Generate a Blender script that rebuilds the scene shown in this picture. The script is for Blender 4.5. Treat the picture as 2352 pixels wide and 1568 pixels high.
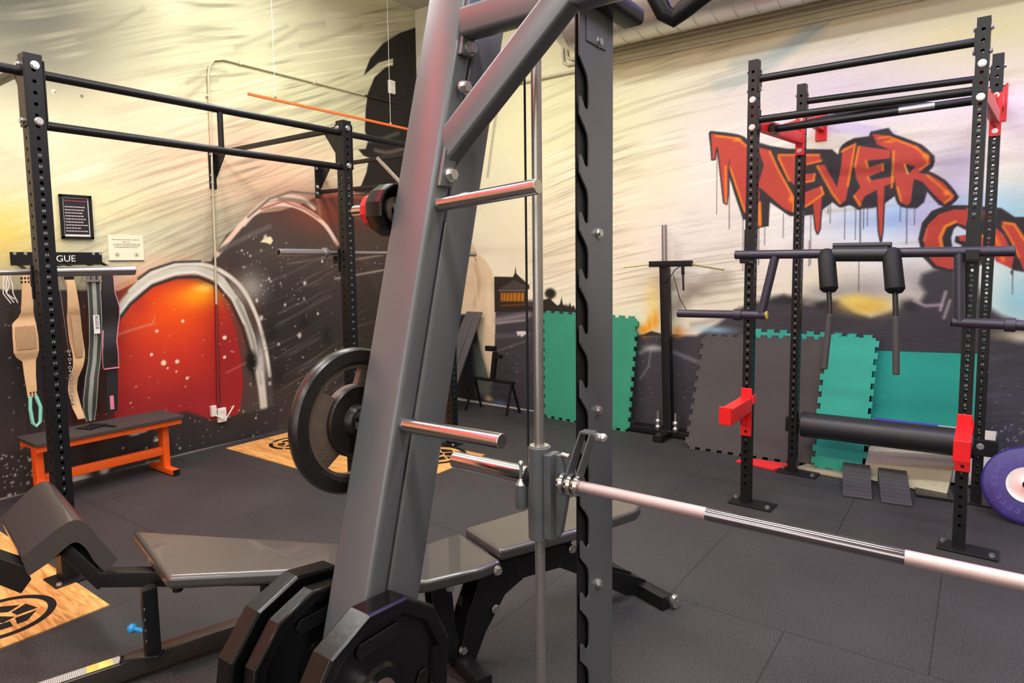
import bpy, bmesh, math, random
import numpy as np
from mathutils import Vector as V, Matrix
S = bpy.context.scene
for o in list(bpy.data.objects): bpy.data.objects.remove(o)
C = S.collection
# ------------------------------------------------------------- camera, light, exposure
FPX, CX, CY = 1489.9, 1176.0, 732.1
yaw, pit, rol = math.radians(35.97), math.radians(4.98), math.radians(-0.69)
fw = V((-math.sin(yaw)*math.cos(pit), math.cos(yaw)*math.cos(pit), -math.sin(pit)))
r0 = V((math.cos(yaw), math.sin(yaw), 0)); u0 = r0.cross(fw)
rt = r0*math.cos(rol)+u0*math.sin(rol); up = -r0*math.sin(rol)+u0*math.cos(rol)
cd = bpy.data.cameras.new('camera'); cam = bpy.data.objects.new('camera', cd); C.objects.link(cam)
cam.matrix_world = Matrix(((rt.x, up.x, -fw.x, 0), (rt.y, up.y, -fw.y, 0), (rt.z, up.z, -fw.z, 1.52), (0, 0, 0, 1)))
cd.sensor_width = 36; cd.lens = 36*FPX/2352; cd.shift_y = -(784-CY)/2352; cd.clip_start = .05
S.camera = cam
S.view_settings.view_transform = 'Standard'; S.view_settings.look = 'None'; S.view_settings.gamma = 1
S.view_settings.exposure = 0.0
try: S.view_settings.use_curve_mapping = False
except Exception: pass
w = bpy.data.worlds.new('world'); S.world = w; w.use_nodes = True
w.node_tree.nodes['Background'].inputs[0].default_value = (.9, .95, 1, 1); w.node_tree.nodes['Background'].inputs[1].default_value = .3
def area(name, loc, rot, sx, sy, power, col):
    l = bpy.data.lights.new(name, 'AREA'); l.shape = 'RECTANGLE'; l.size = sx; l.size_y = sy; l.energy = power; l.color = col
    o = bpy.data.objects.new(name, l); C.objects.link(o); o.location = loc; o.rotation_euler = rot; return o
LAMPS = [(-3.6, 3.2), (-3.6, 1.0), (-1.2, 2.7), (-1.2, .6), (1.2, 2.7), (1.2, .6), (-2.0, -2.4), (.9, -2.2)]
for i, (x, y) in enumerate(LAMPS):
    area('assumed_lamp_light', (x, y, 4.22), (0, 0, 0), 1.5, .22, 53, (1, .995, .97))  # assumed ceiling lamps out of view, giving the room its white light
    area('added_uplight', (x, y, 4.0), (math.pi, 0, 0), 1.5, .22, 26, (1, .995, .97))  # added uplight below each lamp, bounced off the ceiling to brighten upper walls
area('added_rear_fill', (-.5, -3.9, 2.3), (math.radians(85), 0, 0), 5.0, 2.6, 95, (1, .985, .96))  # added fill light behind the camera, made up as daylight
area('assumed_red_glow', (-3.95, -1.85, 4.22), (0, 0, math.radians(67)), 3.6, .12, 88, (1, .02, .04))  # assumed red source out of view, placed to redden reflections on post and beam
area('assumed_violet_glow', (.9, 4.2, 4.2), (0, 0, 0), 2.6, .10, 55, (.42, .3, 1))  # assumed violet source out of view, added to tint reflections on the bars

# ------------------------------------------------------------- materials
def s2l(c): c = c/255.; return c/12.92 if c <= .04045 else ((c+.055)/1.055)**2.4
def lin(c, k=1): return tuple(s2l(x)*k for x in c)+(1,)
MC = {}
def M(name, col, rough=.5, metal=0, var=.12, scale=30, bump=0, bscale=200, emit=0, spec=.5, coat=0):
    if name in MC: return MC[name]
    m = bpy.data.materials.new(name); m.use_nodes = True; nt = m.node_tree; b = nt.nodes['Principled BSDF']
    N = nt.nodes.new; L = nt.links.new
    tc = N('ShaderNodeTexCoord'); no = N('ShaderNodeTexNoise'); no.inputs['Scale'].default_value = scale; no.inputs['Detail'].default_value = 4
    L(tc.outputs['Object'], no.inputs['Vector'])
    mx = N('ShaderNodeMixRGB'); c = lin(col)
    mx.inputs[1].default_value = tuple(x*(1-var) for x in c[:3])+(1,); mx.inputs[2].default_value = tuple(min(1, x*(1+var)) for x in c[:3])+(1,)
    L(no.outputs['Fac'], mx.inputs[0]); L(mx.outputs[0], b.inputs['Base Color'])
    b.inputs['Roughness'].default_value = rough; b.inputs['Metallic'].default_value = metal
    b.inputs['Specular IOR Level'].default_value = spec; b.inputs['Coat Weight'].default_value = coat
    if bump:
        n2 = N('ShaderNodeTexNoise'); n2.inputs['Scale'].default_value = bscale; L(tc.outputs['Object'], n2.inputs['Vector'])
        bp = N('ShaderNodeBump'); bp.inputs['Strength'].default_value = bump; bp.inputs['Distance'].default_value = .002
        L(n2.outputs['Fac'], bp.inputs['Height']); L(bp.outputs[0], b.inputs['Normal'])
    if emit: b.inputs['Emission Color'].default_value = c; b.inputs['Emission Strength'].default_value = emit
    MC[name] = m; return m
GREY = M('charcoal_powder_coat', (98, 99, 102), .34, .3, .05, 8, .05, 900)
BLACK = M('black_powder_coat', (20, 20, 22), .4, 0, .2, 20, .1, 500, spec=.35)
MATT = M('matt_black', (14, 14, 15), .6, 0, .2, 20, spec=.3)
BOLT = M('zinc_bolt', (200, 198, 196), .3, .9, .1)
CHROME = M('chrome', (206, 204, 200), .17, 1, .04, 60)
SATIN = M('satin_chrome', (168, 162, 160), .32, .8, .08, 90)
VINYL = M('black_vinyl', (58, 55, 54), .34, 0, .1, 6, .15, 350, spec=.8, coat=.6)
VINYLS = M('dark_vinyl', (34, 33, 36), .42, 0, .1, 6, .15, 350)
RED = M('red_powder_coat', (226, 22, 28), .4, 0, .06)
ORANGE = M('orange_powder_coat', (236, 92, 20), .45, 0, .08)
RUBBER = M('black_rubber', (30, 27, 27), .3, 0, .2, 12, .2, 300)
MARK = M('faded_marking', (150, 150, 152), .6, 0, .03)
WHITE = M('white_marking', (225, 225, 225), .6, 0, .03)
PLASTIC = M('white_plastic', (226, 224, 216), .45, 0, .04)
IRON = M('brown_cast_iron', (104, 88, 78), .5, .3, .2, 40, .4, 250)

# ------------------------------------------------------------- mesh helpers
def rotz(a): return Matrix.Rotation(a, 3, 'Z')
class MB:
    def __init__(s): s.v = []; s.f = []; s.m = []
    def add(s, vs, fs, mi=0):
        n = len(s.v); s.v += [tuple(p) for p in vs]; s.f += [tuple(i+n for i in f) for f in fs]; s.m += [mi]*len(fs); return s
    def box(s, c, d, R=None, mi=0):
        c = V(c); vs = []
        for x in (-.5, .5):
            for y in (-.5, .5):
                for z in (-.5, .5):
                    p = V((x*d[0], y*d[1], z*d[2])); vs.append(c+(R @ p if R else p))
        return s.add(vs, [(0, 1, 3, 2), (4, 6, 7, 5), (0, 4, 5, 1), (2, 3, 7, 6), (0, 2, 6, 4), (1, 5, 7, 3)], mi)
    def ext(s, prof, p0, p1, side, mi=0, caps=True):
        # prof: (a,b) pairs in side/up axes, swept from p0 to p1
        p0 = V(p0); p1 = V(p1); d = (p1-p0).normalized(); sd = V(side); sd = (sd-d*sd.dot(d)).normalized(); u = sd.cross(d)
        n = len(prof); vs = [p0+sd*a+u*b for a, b in prof]+[p1+sd*a+u*b for a, b in prof]
        fs = [(i, (i+1) % n, n+(i+1) % n, n+i) for i in range(n)]
        if caps: fs += [tuple(range(n))[::-1], tuple(range(n, 2*n))]
        return s.add(vs, fs, mi)
    def bar(s, p0, p1, w, h, side=(1, 0, 0), r=.006, mi=0):
        r = min(r, w*.45, h*.45); pr = []
        for cx, cy, a0 in ((w/2-r, h/2-r, 0), (-w/2+r, h/2-r, 90), (-w/2+r, -h/2+r, 180), (w/2-r, -h/2+r, 270)):
            for k in range(4):
                a = math.radians(a0+k*30); pr.append((cx+r*math.cos(a), cy+r*math.sin(a)))
        return s.ext(pr, p0, p1, side, mi)
    def cyl(s, p0, p1, r, n=20, r2=None, mi=0, caps=True):
        r2 = r if r2 is None else r2; p0 = V(p0); p1 = V(p1); d = (p1-p0).normalized()
        a = V((0, 0, 1)) if abs(d.z) < .9 else V((1, 0, 0)); x = d.cross(a).normalized(); y = d.cross(x)
        vs = [p0+(x*math.cos(t)+y*math.sin(t))*r for t in [2*math.pi*i/n for i in range(n)]]
        vs += [p1+(x*math.cos(t)+y*math.sin(t))*r2 for t in [2*math.pi*i/n for i in range(n)]]
        fs = [(i, (i+1) % n, n+(i+1) % n, n+i) for i in range(n)]
        if caps: fs += [tuple(range(n))[::-1], tuple(range(n, 2*n))]
        return s.add(vs, fs, mi)
    def tube(s, pts, r, n=12, mi=0):
        pts = [V(p) for p in pts]; rings = []; ref = None
        for i, p in enumerate(pts):
            d = (pts[min(i+1, len(pts)-1)]-pts[max(i-1, 0)]).normalized()
            if ref is None: ref = d.cross(V((0, 0, 1)) if abs(d.z) < .9 else V((1, 0, 0))).normalized()
            ref = (ref-d*ref.dot(d)).normalized(); y = d.cross(ref)
            rr = r[i] if isinstance(r, (list, tuple)) else r
            rings.append([p+(ref*math.cos(t)+y*math.sin(t))*rr for t in [2*math.pi*k/n for k in range(n)]])
        vs = [q for R in rings for q in R]; fs = []
        for i in range(len(pts)-1):
            for k in range(n): fs.append((i*n+k, i*n+(k+1) % n, (i+1)*n+(k+1) % n, (i+1)*n+k))
        fs += [tuple(range(n))[::-1], tuple(range((len(pts)-1)*n, len(pts)*n))]
        return s.add(vs, fs, mi)
    def lathe(s, prof, c, ax, n=48, mi=0, ph=0):
        # prof (r,h): closed ring profile around axis ax through c
        c = V(c); d = V(ax).normalized(); a = V((0, 0, 1)) if abs(d.z) < .9 else V((1, 0, 0)); x = d.cross(a).normalized(); y = d.cross(x)
        m = len(prof); vs = []
        for i in range(n):
            t = 2*math.pi*(i+ph)/n; e = x*math.cos(t)+y*math.sin(t)
            vs += [c+e*r+d*h for r, h in prof]
        fs = [(i*m+j, i*m+(j+1) % m, ((i+1) % n)*m+(j+1) % m, ((i+1) % n)*m+j) for i in range(n) for j in range(m)]
        return s.add(vs, fs, mi)
    def prism(s, pts, t, mi=0):
        t = V(t); n = len(pts); vs = [V(p) for p in pts]+[V(p)+t for p in pts]
        return s.add(vs, [(i, (i+1) % n, n+(i+1) % n, n+i) for i in range(n)]+[tuple(range(n))[::-1], tuple(range(n, 2*n))], mi)
    def ball(s, c, r, n=12, sz=1, mi=0):
        c = V(c); vs = []; fs = []; m = n//2
        for j in range(m+1):
            for i in range(n):
                a = math.pi*j/m; t = 2*math.pi*i/n; vs.append(c+V((r*math.sin(a)*math.cos(t), r*math.sin(a)*math.sin(t), r*sz*math.cos(a))))
        for j in range(m):
            for i in range(n): fs.append((j*n+i, j*n+(i+1) % n, (j+1)*n+(i+1) % n, (j+1)*n+i))
        return s.add(vs, fs, mi)
    def text(s, txt, size, org, xd, yd, depth=.002, mi=0, center=False):
        cu = bpy.data.curves.new('t', 'FONT'); cu.body = txt; cu.size = size; cu.extrude = depth
        if center: cu.align_x = 'CENTER'
        o = bpy.data.objects.new('t', cu); C.objects.link(o); bpy.context.view_layer.update()
        me = bpy.data.meshes.new_from_object(o.evaluated_get(bpy.context.evaluated_depsgraph_get()))
        xd = V(xd).normalized(); yd = V(yd).normalized(); zd = xd.cross(yd); org = V(org)
        s.add([org+xd*v.co.x+yd*v.co.y+zd*v.co.z for v in me.vertices], [tuple(p.vertices) for p in me.polygons], mi)
        bpy.data.objects.remove(o); bpy.data.curves.remove(cu); bpy.data.meshes.remove(me); return s
    def build(s, name, mats, parent=None, bevel=0, seg=2, smooth=35, org=None):
        if not isinstance(mats, (list, tuple)): mats = [mats]
        me = bpy.data.meshes.new(name)
        if parent is not None:
            r = parent
            while r.parent: r = r.parent
            og = r.location.copy()
        elif org is not None: og = V(org)
        else:
            xs, ys, zs = zip(*s.v); og = V(((min(xs)+max(xs))/2, (min(ys)+max(ys))/2, min(zs)))
        me.from_pydata([tuple(V(p)-og) for p in s.v], [], s.f)
        for m in mats: me.materials.append(m)
        me.polygons.foreach_set('material_index', s.m)
        bm = bmesh.new(); bm.from_mesh(me); bmesh.ops.recalc_face_normals(bm, faces=bm.faces)
        bm.to_mesh(me); bm.free()
        if smooth: me.shade_smooth(); me.set_sharp_from_angle(angle=math.radians(smooth))
        o = bpy.data.objects.new(name, me); C.objects.link(o)
        if parent is None: o.location = og
        else: o.parent = parent
        if bevel:
            b = o.modifiers.new('bevel', 'BEVEL'); b.width = bevel; b.segments = seg; b.limit_method = 'ANGLE'; b.angle_limit = math.radians(40); b.harden_normals = True
        return o
def thing(name, loc, label, cat, group=None):
    o = bpy.data.objects.new(name, None); C.objects.link(o); o.location = loc; o.empty_display_size = .1
    o['label'] = label; o['category'] = cat
    if group: o['group'] = group
    return o
def tag(o, label, cat, group=None):
    o['label'] = label; o['category'] = cat
    if group: o['group'] = group
    return o
def struct(o): o['kind'] = 'structure'; return o
def bo(par, p, n, r=.012, h=.01):
    mb = MB(); bolt(mb, p, n, r, h); return mb.build('bolt', BOLT, par)
def bolt(mb, p, n, r=.012, h=.008, mi=0):
    p = V(p); n = V(n).normalized(); mb.cyl(p, p+n*h*.35, r*1.25, 14, mi=mi); mb.cyl(p+n*h*.35, p+n*h, r, 6, mi=mi)
DIG = {'0': '757', '1': '262'}
FONT = {'0': [7, 5, 5, 5, 7], '1': [2, 6, 2, 2, 7], '2': [7, 1, 7, 4, 7], '3': [7, 1, 3, 1, 7], '4': [5, 5, 7, 1, 1], '5': [7, 4, 7, 1, 7], '6': [7, 4, 7, 5, 7], '7': [7, 1, 2, 2, 2], '8': [7, 5, 7, 5, 7], '9': [7, 5, 7, 1, 7]}
def upright(mb, x, y, z0, z1, a=0, w=.076, pitch=.0508, hz0=None, r=.009, numbers=True, sides=(0, 1, 2, 3), numside=0):
    R = rotz(a); c = V((x, y, 0)); h = w/2; hz0 = z0+.12 if hz0 is None else hz0
    hs = []; z = hz0
    while z < z1-.03: hs.append(z); z += pitch
    for k in range(4):
        Rk = R @ rotz(k*math.pi/2)
        def P(u, d, zz): return c+Rk @ V((u, -h+d, 0))+V((0, 0, zz))
        if k not in sides: mb.add([P(-h, 0, z0), P(h, 0, z0), P(h, 0, z1), P(-h, 0, z1)], [(0, 1, 2, 3)]); continue
        mb.add([P(-h, 0, z0), P(h, 0, z0), P(h, 0, hs[0]-pitch/2), P(-h, 0, hs[0]-pitch/2)], [(0, 1, 2, 3)])
        e = hs[-1]+pitch/2
        if z1 > e: mb.add([P(-h, 0, e), P(h, 0, e), P(h, 0, z1), P(-h, 0, z1)], [(0, 1, 2, 3)])
        for i, hz in enumerate(hs):
            b = pitch/2
            out = [(h, 0), (h, b), (0, b), (-h, b), (-h, 0), (-h, -b), (0, -b), (h, -b)]
            vs = [P(u, 0, hz+v) for u, v in out]
            cir = [(r*math.cos(t), r*math.sin(t)) for t in [math.pi*j/4 for j in range(8)]]
            vs += [P(u, 0, hz+v) for u, v in cir]+[P(u, .005, hz+v) for u, v in cir]
            fs = [(j, (j+1) % 8, 8+(j+1) % 8, 8+j) for j in range(8)]+[(8+j, 8+(j+1) % 8, 16+(j+1) % 8, 16+j) for j in range(8)]
            mb.add(vs, fs)
            if numbers and k == numside and 4 < i < len(hs)-8:
                t = str(i-4)[-2:]; px = .0021; tw = len(t)*4*px
                for ci, ch in enumerate(t):
                    for ry, row in enumerate(FONT[ch]):
                        for rx in range(3):
                            if row >> (2-rx) & 1:
                                uu = -tw/2+(ci*4+rx)*px; vv = hz+pitch/2+(2.5-ry)*px
                                mb.add([P(uu, -.0006, vv), P(uu+px, -.0006, vv), P(uu+px, -.0006, vv-px), P(uu, -.0006, vv-px)], [(0, 1, 2, 3)], 1)
    mb.add([c+R @ V((u*h, v*h, 0))+V((0, 0, z1)) for u, v in ((-1, -1), (1, -1), (1, 1), (-1, 1))], [(0, 1, 2, 3)])
    return hs

# ------------------------------------------------------------- painted walls (mural as paint on the wall, metres)
MURAL = {
'L': [
('b',(2.385,3.296),3.343,0.466,(200,196,160),0.7,1.0),
('b',(1.637,3.253),0.698,0.533,(88,88,76),1,1.0),
('b',(1.714,2.971),0.424,0.253,(120,120,104),0.5,1.0),
('b',(1.538,1.737),0.273,0.262,(236,210,110),0.95,1.0),
('b',(2.157,1.974),0.475,0.186,(234,226,160),0.5,1.0),
('b',(3.417,2.396),1.146,0.495,(252,206,172),1,1.0),
('b',(3.259,2.562),0.528,0.148,(245,190,170),0.7,1.0),
('b',(3.902,3.049),1.112,0.481,(216,216,172),0.6,1.0),
('b',(4.918,3.997),1.193,0.352,(176,168,140),0.7,1.0),
('s',(1.47,1.24,5.59,4.47),0.419,1.3,0.03,(116,112,94),0.24,3,0.5),
('s',(1.47,1.24,5.56,3.51),0.417,0.9,0.014,(110,106,88),0.24,13,0.5),
('s',(1.47,1.24,5.59,4.47),0.399,0.9,0.022,(250,244,214),0.5,5,0.56),
('s',(2.57,2.13,5.59,4.47),0.36,0.8,0.03,(118,112,92),0.5,8,0.58),
('s',(1.71,1.32,3.43,2.58),0.311,0.8,0.03,(170,150,120),0.5,18,0.56),
('l',[(2.791,2.974),(2.978,3.117),(3.13,3.133)],0.007,(105,100,82),0.0245,0.4),
('l',[(3.22,3.35),(3.473,3.505),(3.745,3.672)],0.0074,(105,100,82),0.0259,0.4),
('l',[(3.556,3.453),(3.886,3.704),(4.16,3.807)],0.008,(105,100,82),0.028,0.4),
('l',[(2.784,2.854),(2.935,3.004),(3.049,3.045)],0.007,(105,100,82),0.0245,0.4),
('l',[(2.03,3.11),(2.264,3.263),(2.487,3.451)],0.0062,(105,100,82),0.0217,0.4),
('l',[(3.878,3.534),(4.232,3.706),(4.621,3.915)],0.0082,(105,100,82),0.0287,0.4),
('p',[(5.955,4.323),(5.512,4.171),(5.17,3.999),(4.911,3.819),(4.724,3.619),(4.635,3.439),(4.689,3.481),(4.842,3.608),(5.05,3.701),(5.047,3.629),(4.933,3.58),(4.776,3.444),(4.68,3.262),(4.645,3.103),(4.624,2.881),(4.667,2.791),(4.628,2.698),(4.529,2.681),(4.596,2.628),(4.671,2.615),(4.63,2.465),(4.555,2.325),(4.449,2.242),(4.789,2.255),(5.974,2.373)],(30,23,24),0.0074,1),
('l',[(4.678,2.78),(4.873,2.839),(5.098,2.931)],0.0161,(110,112,102),0.0184,0.7),
('l',[(4.758,2.702),(4.93,2.701),(5.157,2.767)],0.0184,(150,145,132),0.0184,0.6),
('p',[(1.333,1.391),(2.184,1.343),(2.368,1.429),(2.606,1.539),(2.912,1.558),(2.962,1.648),(3.058,1.777),(3.225,1.905),(3.396,1.981),(3.573,2.006),(3.808,2.08),(3.958,2.151),(4.381,2.22),(4.977,2.293),(6.135,2.385),(6.054,-0.406),(3.443,-0.076),(1.237,-0.035)],(62,54,51),0.0056,1),
('b',(3.938,1.718),1.148,0.463,(86,72,66),0.8,1.0),
('b',(4.156,2.018),0.625,0.215,(140,62,46),0.85,1.0),
('b',(3.519,0.921),0.748,0.641,(40,37,37),0.7,1.0),
('b',(1.726,0.814),0.57,0.661,(36,34,36),0.85,1.0),
('b',(4.711,1.821),0.512,0.276,(80,62,50),0.6,1.0),
('l',[(2.96,1.612),(3.224,1.893),(3.42,2.032),(3.644,2.077),(3.855,2.034),(4.074,1.909),(4.223,1.722)],0.022,(236,204,184),0.008,1),
('l',[(3.223,1.875),(3.4,2.053),(3.579,2.135),(3.811,2.14),(3.964,2.057)],0.0195,(232,206,186),0.0117,0.9),
('l',[(3.268,1.94),(3.489,2.113),(3.719,2.193),(4.01,2.191),(4.381,2.215)],0.01,(110,96,86),0.008,0.9),
('l',[(3.579,2.123),(3.81,2.12),(3.955,2.089),(4.028,2.027)],0.0123,(120,104,92),0.0123,0.8),
('l',[(3.398,2.015),(3.623,2.099),(3.855,2.042),(4.0,1.968)],0.0082,(150,70,58),0.0082,0.8),
('l',[(3.994,2.165),(4.271,2.203),(4.607,2.197)],0.0194,(176,72,52),0.0129,0.8),
('l',[(4.025,1.969),(4.016,2.093),(3.994,2.174)],0.0147,(168,110,92),0.0168,0.7),
('l',[(4.196,1.722),(4.581,1.548)],0.0135,(120,60,48),0.027,0.6),
('l',[(2.993,1.649),(3.259,1.775),(3.477,1.866)],0.0209,(100,92,88),0.0114,0.9),
('p',[(3.374,1.724),(3.415,1.763),(3.481,1.777),(3.502,1.742),(3.478,1.707),(3.426,1.721)],(240,230,186),0.0057,1),
('l',[(4.297,1.55),(4.825,1.616)],0.0092,(170,160,150),0.0092,0.7),
('l',[(3.641,1.53),(4.138,1.594)],0.0065,(120,112,108),0.0086,0.7),
('l',[(4.181,1.379),(4.819,1.454)],0.0092,(205,200,188),0.0092,0.7),
('l',[(3.386,0.933),(4.12,1.209)],0.0084,(120,112,108),0.0126,0.5),
('l',[(3.527,1.08),(3.814,1.183)],0.0062,(130,124,118),0.0123,0.6),
('l',[(4.437,0.88),(4.736,0.924)],0.0069,(120,112,108),0.0138,0.5),
('p',[(2.171,1.127),(2.268,1.327),(2.402,1.455),(2.589,1.546),(2.801,1.559),(3.004,1.492),(3.195,1.331),(3.327,1.055),(3.4,0.774),(3.435,0.491),(3.432,0.25),(3.303,0.155),(3.135,0.19)],(70,68,64),0.0064,1),
('p',[(2.093,0.336),(2.148,1.048),(2.214,1.186),(2.323,1.298),(2.436,1.366),(2.581,1.406),(2.703,1.409),(2.828,1.373),(2.924,1.297),(3.025,1.16),(3.098,0.96),(3.135,0.728),(3.143,0.497),(3.107,0.273),(2.97,0.128),(2.666,0.104),(2.202,0.212)],(168,38,38),0.0064,1),
('b',(2.576,1.008),0.558,0.443,(214,58,34),1,1.0),
('b',(2.586,1.181),0.4,0.238,(238,84,14),1,1.0),
('b',(2.786,1.282),0.225,0.112,(255,158,16),1,1.0),
('b',(2.837,1.337),0.097,0.043,(255,214,90),0.9,1.0),
('b',(2.325,1.231),0.083,0.099,(180,40,40),0.5,1.0),
('b',(3.003,0.745),0.144,0.482,(140,30,36),0.7,1.0),
('b',(2.474,0.429),0.709,0.17,(140,32,40),0.6,1.0),
('l',[(2.269,1.34),(2.401,1.448),(2.588,1.529),(2.8,1.538),(2.995,1.477),(3.178,1.324),(3.307,1.064),(3.378,0.776),(3.41,0.526)],0.018,(222,218,204),0.0072,1),
('l',[(2.33,1.43),(2.42,1.494),(2.607,1.553),(2.819,1.559)],0.0085,(52,50,50),0.0068,1),
('l',[(2.167,1.17),(2.266,1.294),(2.415,1.411),(2.602,1.477),(2.786,1.488),(2.961,1.42),(3.11,1.259),(3.212,1.026),(3.282,0.749),(3.319,0.469),(3.334,0.249)],0.037,(206,204,192),0.0111,1),
('l',[(2.187,1.188),(2.279,1.3),(2.425,1.407),(2.609,1.467),(2.778,1.474),(2.938,1.406),(3.077,1.246),(3.179,1.021)],0.0088,(232,230,220),0.007,1),
('l',[(3.128,1.221),(3.227,0.986),(3.289,0.728),(3.319,0.469)],0.0098,(120,118,110),0.0156,0.8),
('l',[(2.164,1.118),(2.263,1.242),(2.429,1.373),(2.617,1.432),(2.794,1.431),(2.947,1.362),(3.067,1.209),(3.161,0.992),(3.222,0.737),(3.251,0.48)],0.0108,(52,44,42),0.0072,1),
('l',[(3.038,1.41),(3.195,1.179),(3.29,0.903),(3.334,0.585)],0.0095,(60,58,56),0.0076,0.9),
('b',(3.257,1.328),0.171,0.152,(220,218,206),0.55,1.0),
('b',(3.329,0.664),0.052,0.234,(220,220,214),0.8,1.0),
('b',(3.236,0.677),0.059,0.102,(20,20,22),1,2),
('l',[(2.936,1.377),(2.93,0.975),(2.919,0.271)],0.0108,(110,24,28),0.0108,0.8),
('l',[(2.165,1.02),(2.251,1.045),(2.429,1.083)],0.0066,(220,150,140),0.0099,0.7),
('l',[(2.996,0.611),(3.181,0.672)],0.0076,(200,110,105),0.0076,0.6),
('p',[(2.081,0.141),(2.092,0.32),(2.306,0.359),(2.643,0.344),(2.859,0.227),(3.137,0.228),(3.486,0.24),(3.47,-0.083),(2.516,-0.039)],(52,47,48),0.0165,1),
('d',(2.202,0.19,3.135,1.239),46,0.002,0.008,(235,190,170),4),
('b',(2.48,0.766),0.022,0.023,(244,226,206),1,3),
('b',(2.586,0.762),0.018,0.018,(244,226,206),1,3),
('b',(2.659,0.617),0.014,0.014,(244,226,206),1,3),
('b',(2.996,0.913),0.021,0.019,(244,226,206),1,3),
('b',(2.987,0.747),0.016,0.014,(244,226,206),1,3),
('b',(2.392,0.842),0.013,0.013,(244,226,206),1,3),
('b',(2.649,1.082),0.014,0.014,(244,226,206),1,3),
('b',(2.442,1.021),0.013,0.013,(244,226,206),1,3),
('b',(2.508,0.72),0.009,0.009,(244,226,206),1,3),
('b',(2.575,0.683),0.008,0.009,(244,226,206),1,3),
('d',(3.214,-0.309,5.58,1.706),260,0.002,0.01,(196,190,180),7),
('d',(2.905,1.142,3.813,1.773),60,0.003,0.012,(206,202,192),17),
('s',(3.13,-0.28,5.5,1.74),0.327,0.35,0.02,(112,106,100),0.5,71,0.56),
('b',(3.428,1.768),0.022,0.027,(214,208,198),0.9,2),
('b',(3.445,1.399),0.013,0.016,(214,208,198),0.9,2),
('b',(3.314,1.211),0.017,0.022,(214,208,198),0.9,2),
('b',(3.599,1.155),0.014,0.017,(214,208,198),0.9,2),
('b',(3.822,1.348),0.02,0.023,(214,208,198),0.9,2),
('b',(4.032,1.552),0.015,0.018,(214,208,198),0.9,2),
('b',(3.741,0.859),0.024,0.029,(214,208,198),0.9,2),
('b',(3.513,0.801),0.014,0.017,(214,208,198),0.9,2),
('b',(3.958,1.049),0.015,0.018,(214,208,198),0.9,2),
('b',(4.094,0.607),0.015,0.018,(214,208,198),0.9,2),
('b',(3.406,0.455),0.018,0.022,(214,208,198),0.9,2),
('b',(3.349,1.053),0.022,0.027,(214,208,198),0.9,2),
('b',(3.439,0.928),0.08,0.102,(30,28,28),0.8,1.0),
('b',(3.805,0.977),0.069,0.074,(30,28,28),0.8,1.0),
('b',(3.5,0.521),0.091,0.12,(30,28,28),0.8,1.0),
('b',(4.061,0.827),0.063,0.086,(30,28,28),0.8,1.0),
('d',(2.115,-0.318,3.279,0.299),90,0.003,0.012,(214,210,200),9),
('d',(1.397,-0.13,1.773,0.311),120,0.003,0.012,(214,212,208),11),
('d',(1.465,0.266,2.113,1.34),70,0.002,0.006,(170,165,160),12),
('b',(2.236,0.255),0.05,0.02,(206,200,190),0.95,2),
('b',(2.3,0.258),0.032,0.014,(206,200,190),0.95,2),
('b',(2.392,0.168),0.027,0.014,(206,200,190),0.95,2),
('b',(1.837,0.01),0.083,0.043,(206,200,190),0.95,2),
('b',(1.797,0.028),0.043,0.031,(206,200,190),0.95,2),
('b',(2.04,0.052),0.047,0.02,(206,200,190),0.95,2),
('b',(2.009,0.027),0.035,0.032,(206,200,190),0.95,2),
('l',[(1.759,0.748),(1.763,0.563),(1.762,0.47)],0.0047,(190,186,180),0.0031,0.8),
('l',[(2.445,1.644),(2.382,1.228)],0.0017,(60,50,50),0.0033,0.01),
('b',(1.855,2.719),0.013,0.015,(240,236,214),1,2),
('b',(2.027,2.721),0.011,0.012,(110,96,70),1,2),
('b',(1.862,2.715),0.006,0.006,(80,70,50),1,2),
('l',[(1.24,-0.001),(1.835,-0.024),(2.563,-0.008),(3.446,-0.02),(5.589,-0.023)],0.0162,(206,198,184),0.0072,0.9),
],
'R': [
('b',(-3.259,2.919),1.379,1.04,(240,236,184),0.8,1.0),
('b',(-2.377,2.535),0.953,1.11,(232,226,190),0.6,1.0),
('b',(-3.027,1.684),1.236,0.574,(240,222,192),0.8,1.0),
('b',(-1.976,1.657),0.634,0.481,(234,224,224),0.8,1.0),
('b',(-0.994,2.727),1.111,0.416,(222,212,232),1,1.0),
('b',(0.169,2.491),0.418,0.364,(238,226,228),0.8,1.0),
('b',(-1.802,2.364),0.445,0.7,(232,224,218),0.8,1.0),
('b',(-1.476,3.331),1.296,0.231,(222,212,168),0.7,1.0),
('b',(-0.084,3.004),0.565,0.168,(226,216,172),0.8,1.0),
('b',(-0.696,2.343),0.759,0.155,(232,226,200),0.6,1.0),
('b',(-0.787,1.625),0.854,0.416,(226,232,240),1,1.0),
('b',(-0.461,1.801),0.474,0.143,(158,190,234),0.95,1.0),
('b',(-0.158,1.874),0.373,0.116,(176,206,240),0.8,1.0),
('b',(0.203,1.712),0.341,0.281,(160,214,222),0.9,1.0),
('b',(0.225,1.231),0.259,0.232,(150,212,226),0.9,1.0),
('b',(-0.215,2.083),0.216,0.261,(202,196,224),0.7,1.0),
('p',[(-0.51,1.68),(-0.387,1.948),(-0.078,2.272),(-0.029,2.351),(-0.048,2.126),(-0.352,1.675)],(206,198,226),0.0496,0.6),
('p',[(-1.019,2.546),(-0.814,2.512),(-0.535,2.415),(-0.528,2.36),(-0.81,2.412),(-1.002,2.474)],(206,194,222),0.0096,0.7),  # lavender shadow shapes on the wall, put into the paint colour
('b',(-1.437,1.434),0.713,0.315,(230,220,206),0.8,1.0),
('b',(-0.957,1.367),0.348,0.198,(236,226,200),0.8,1.0),
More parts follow.
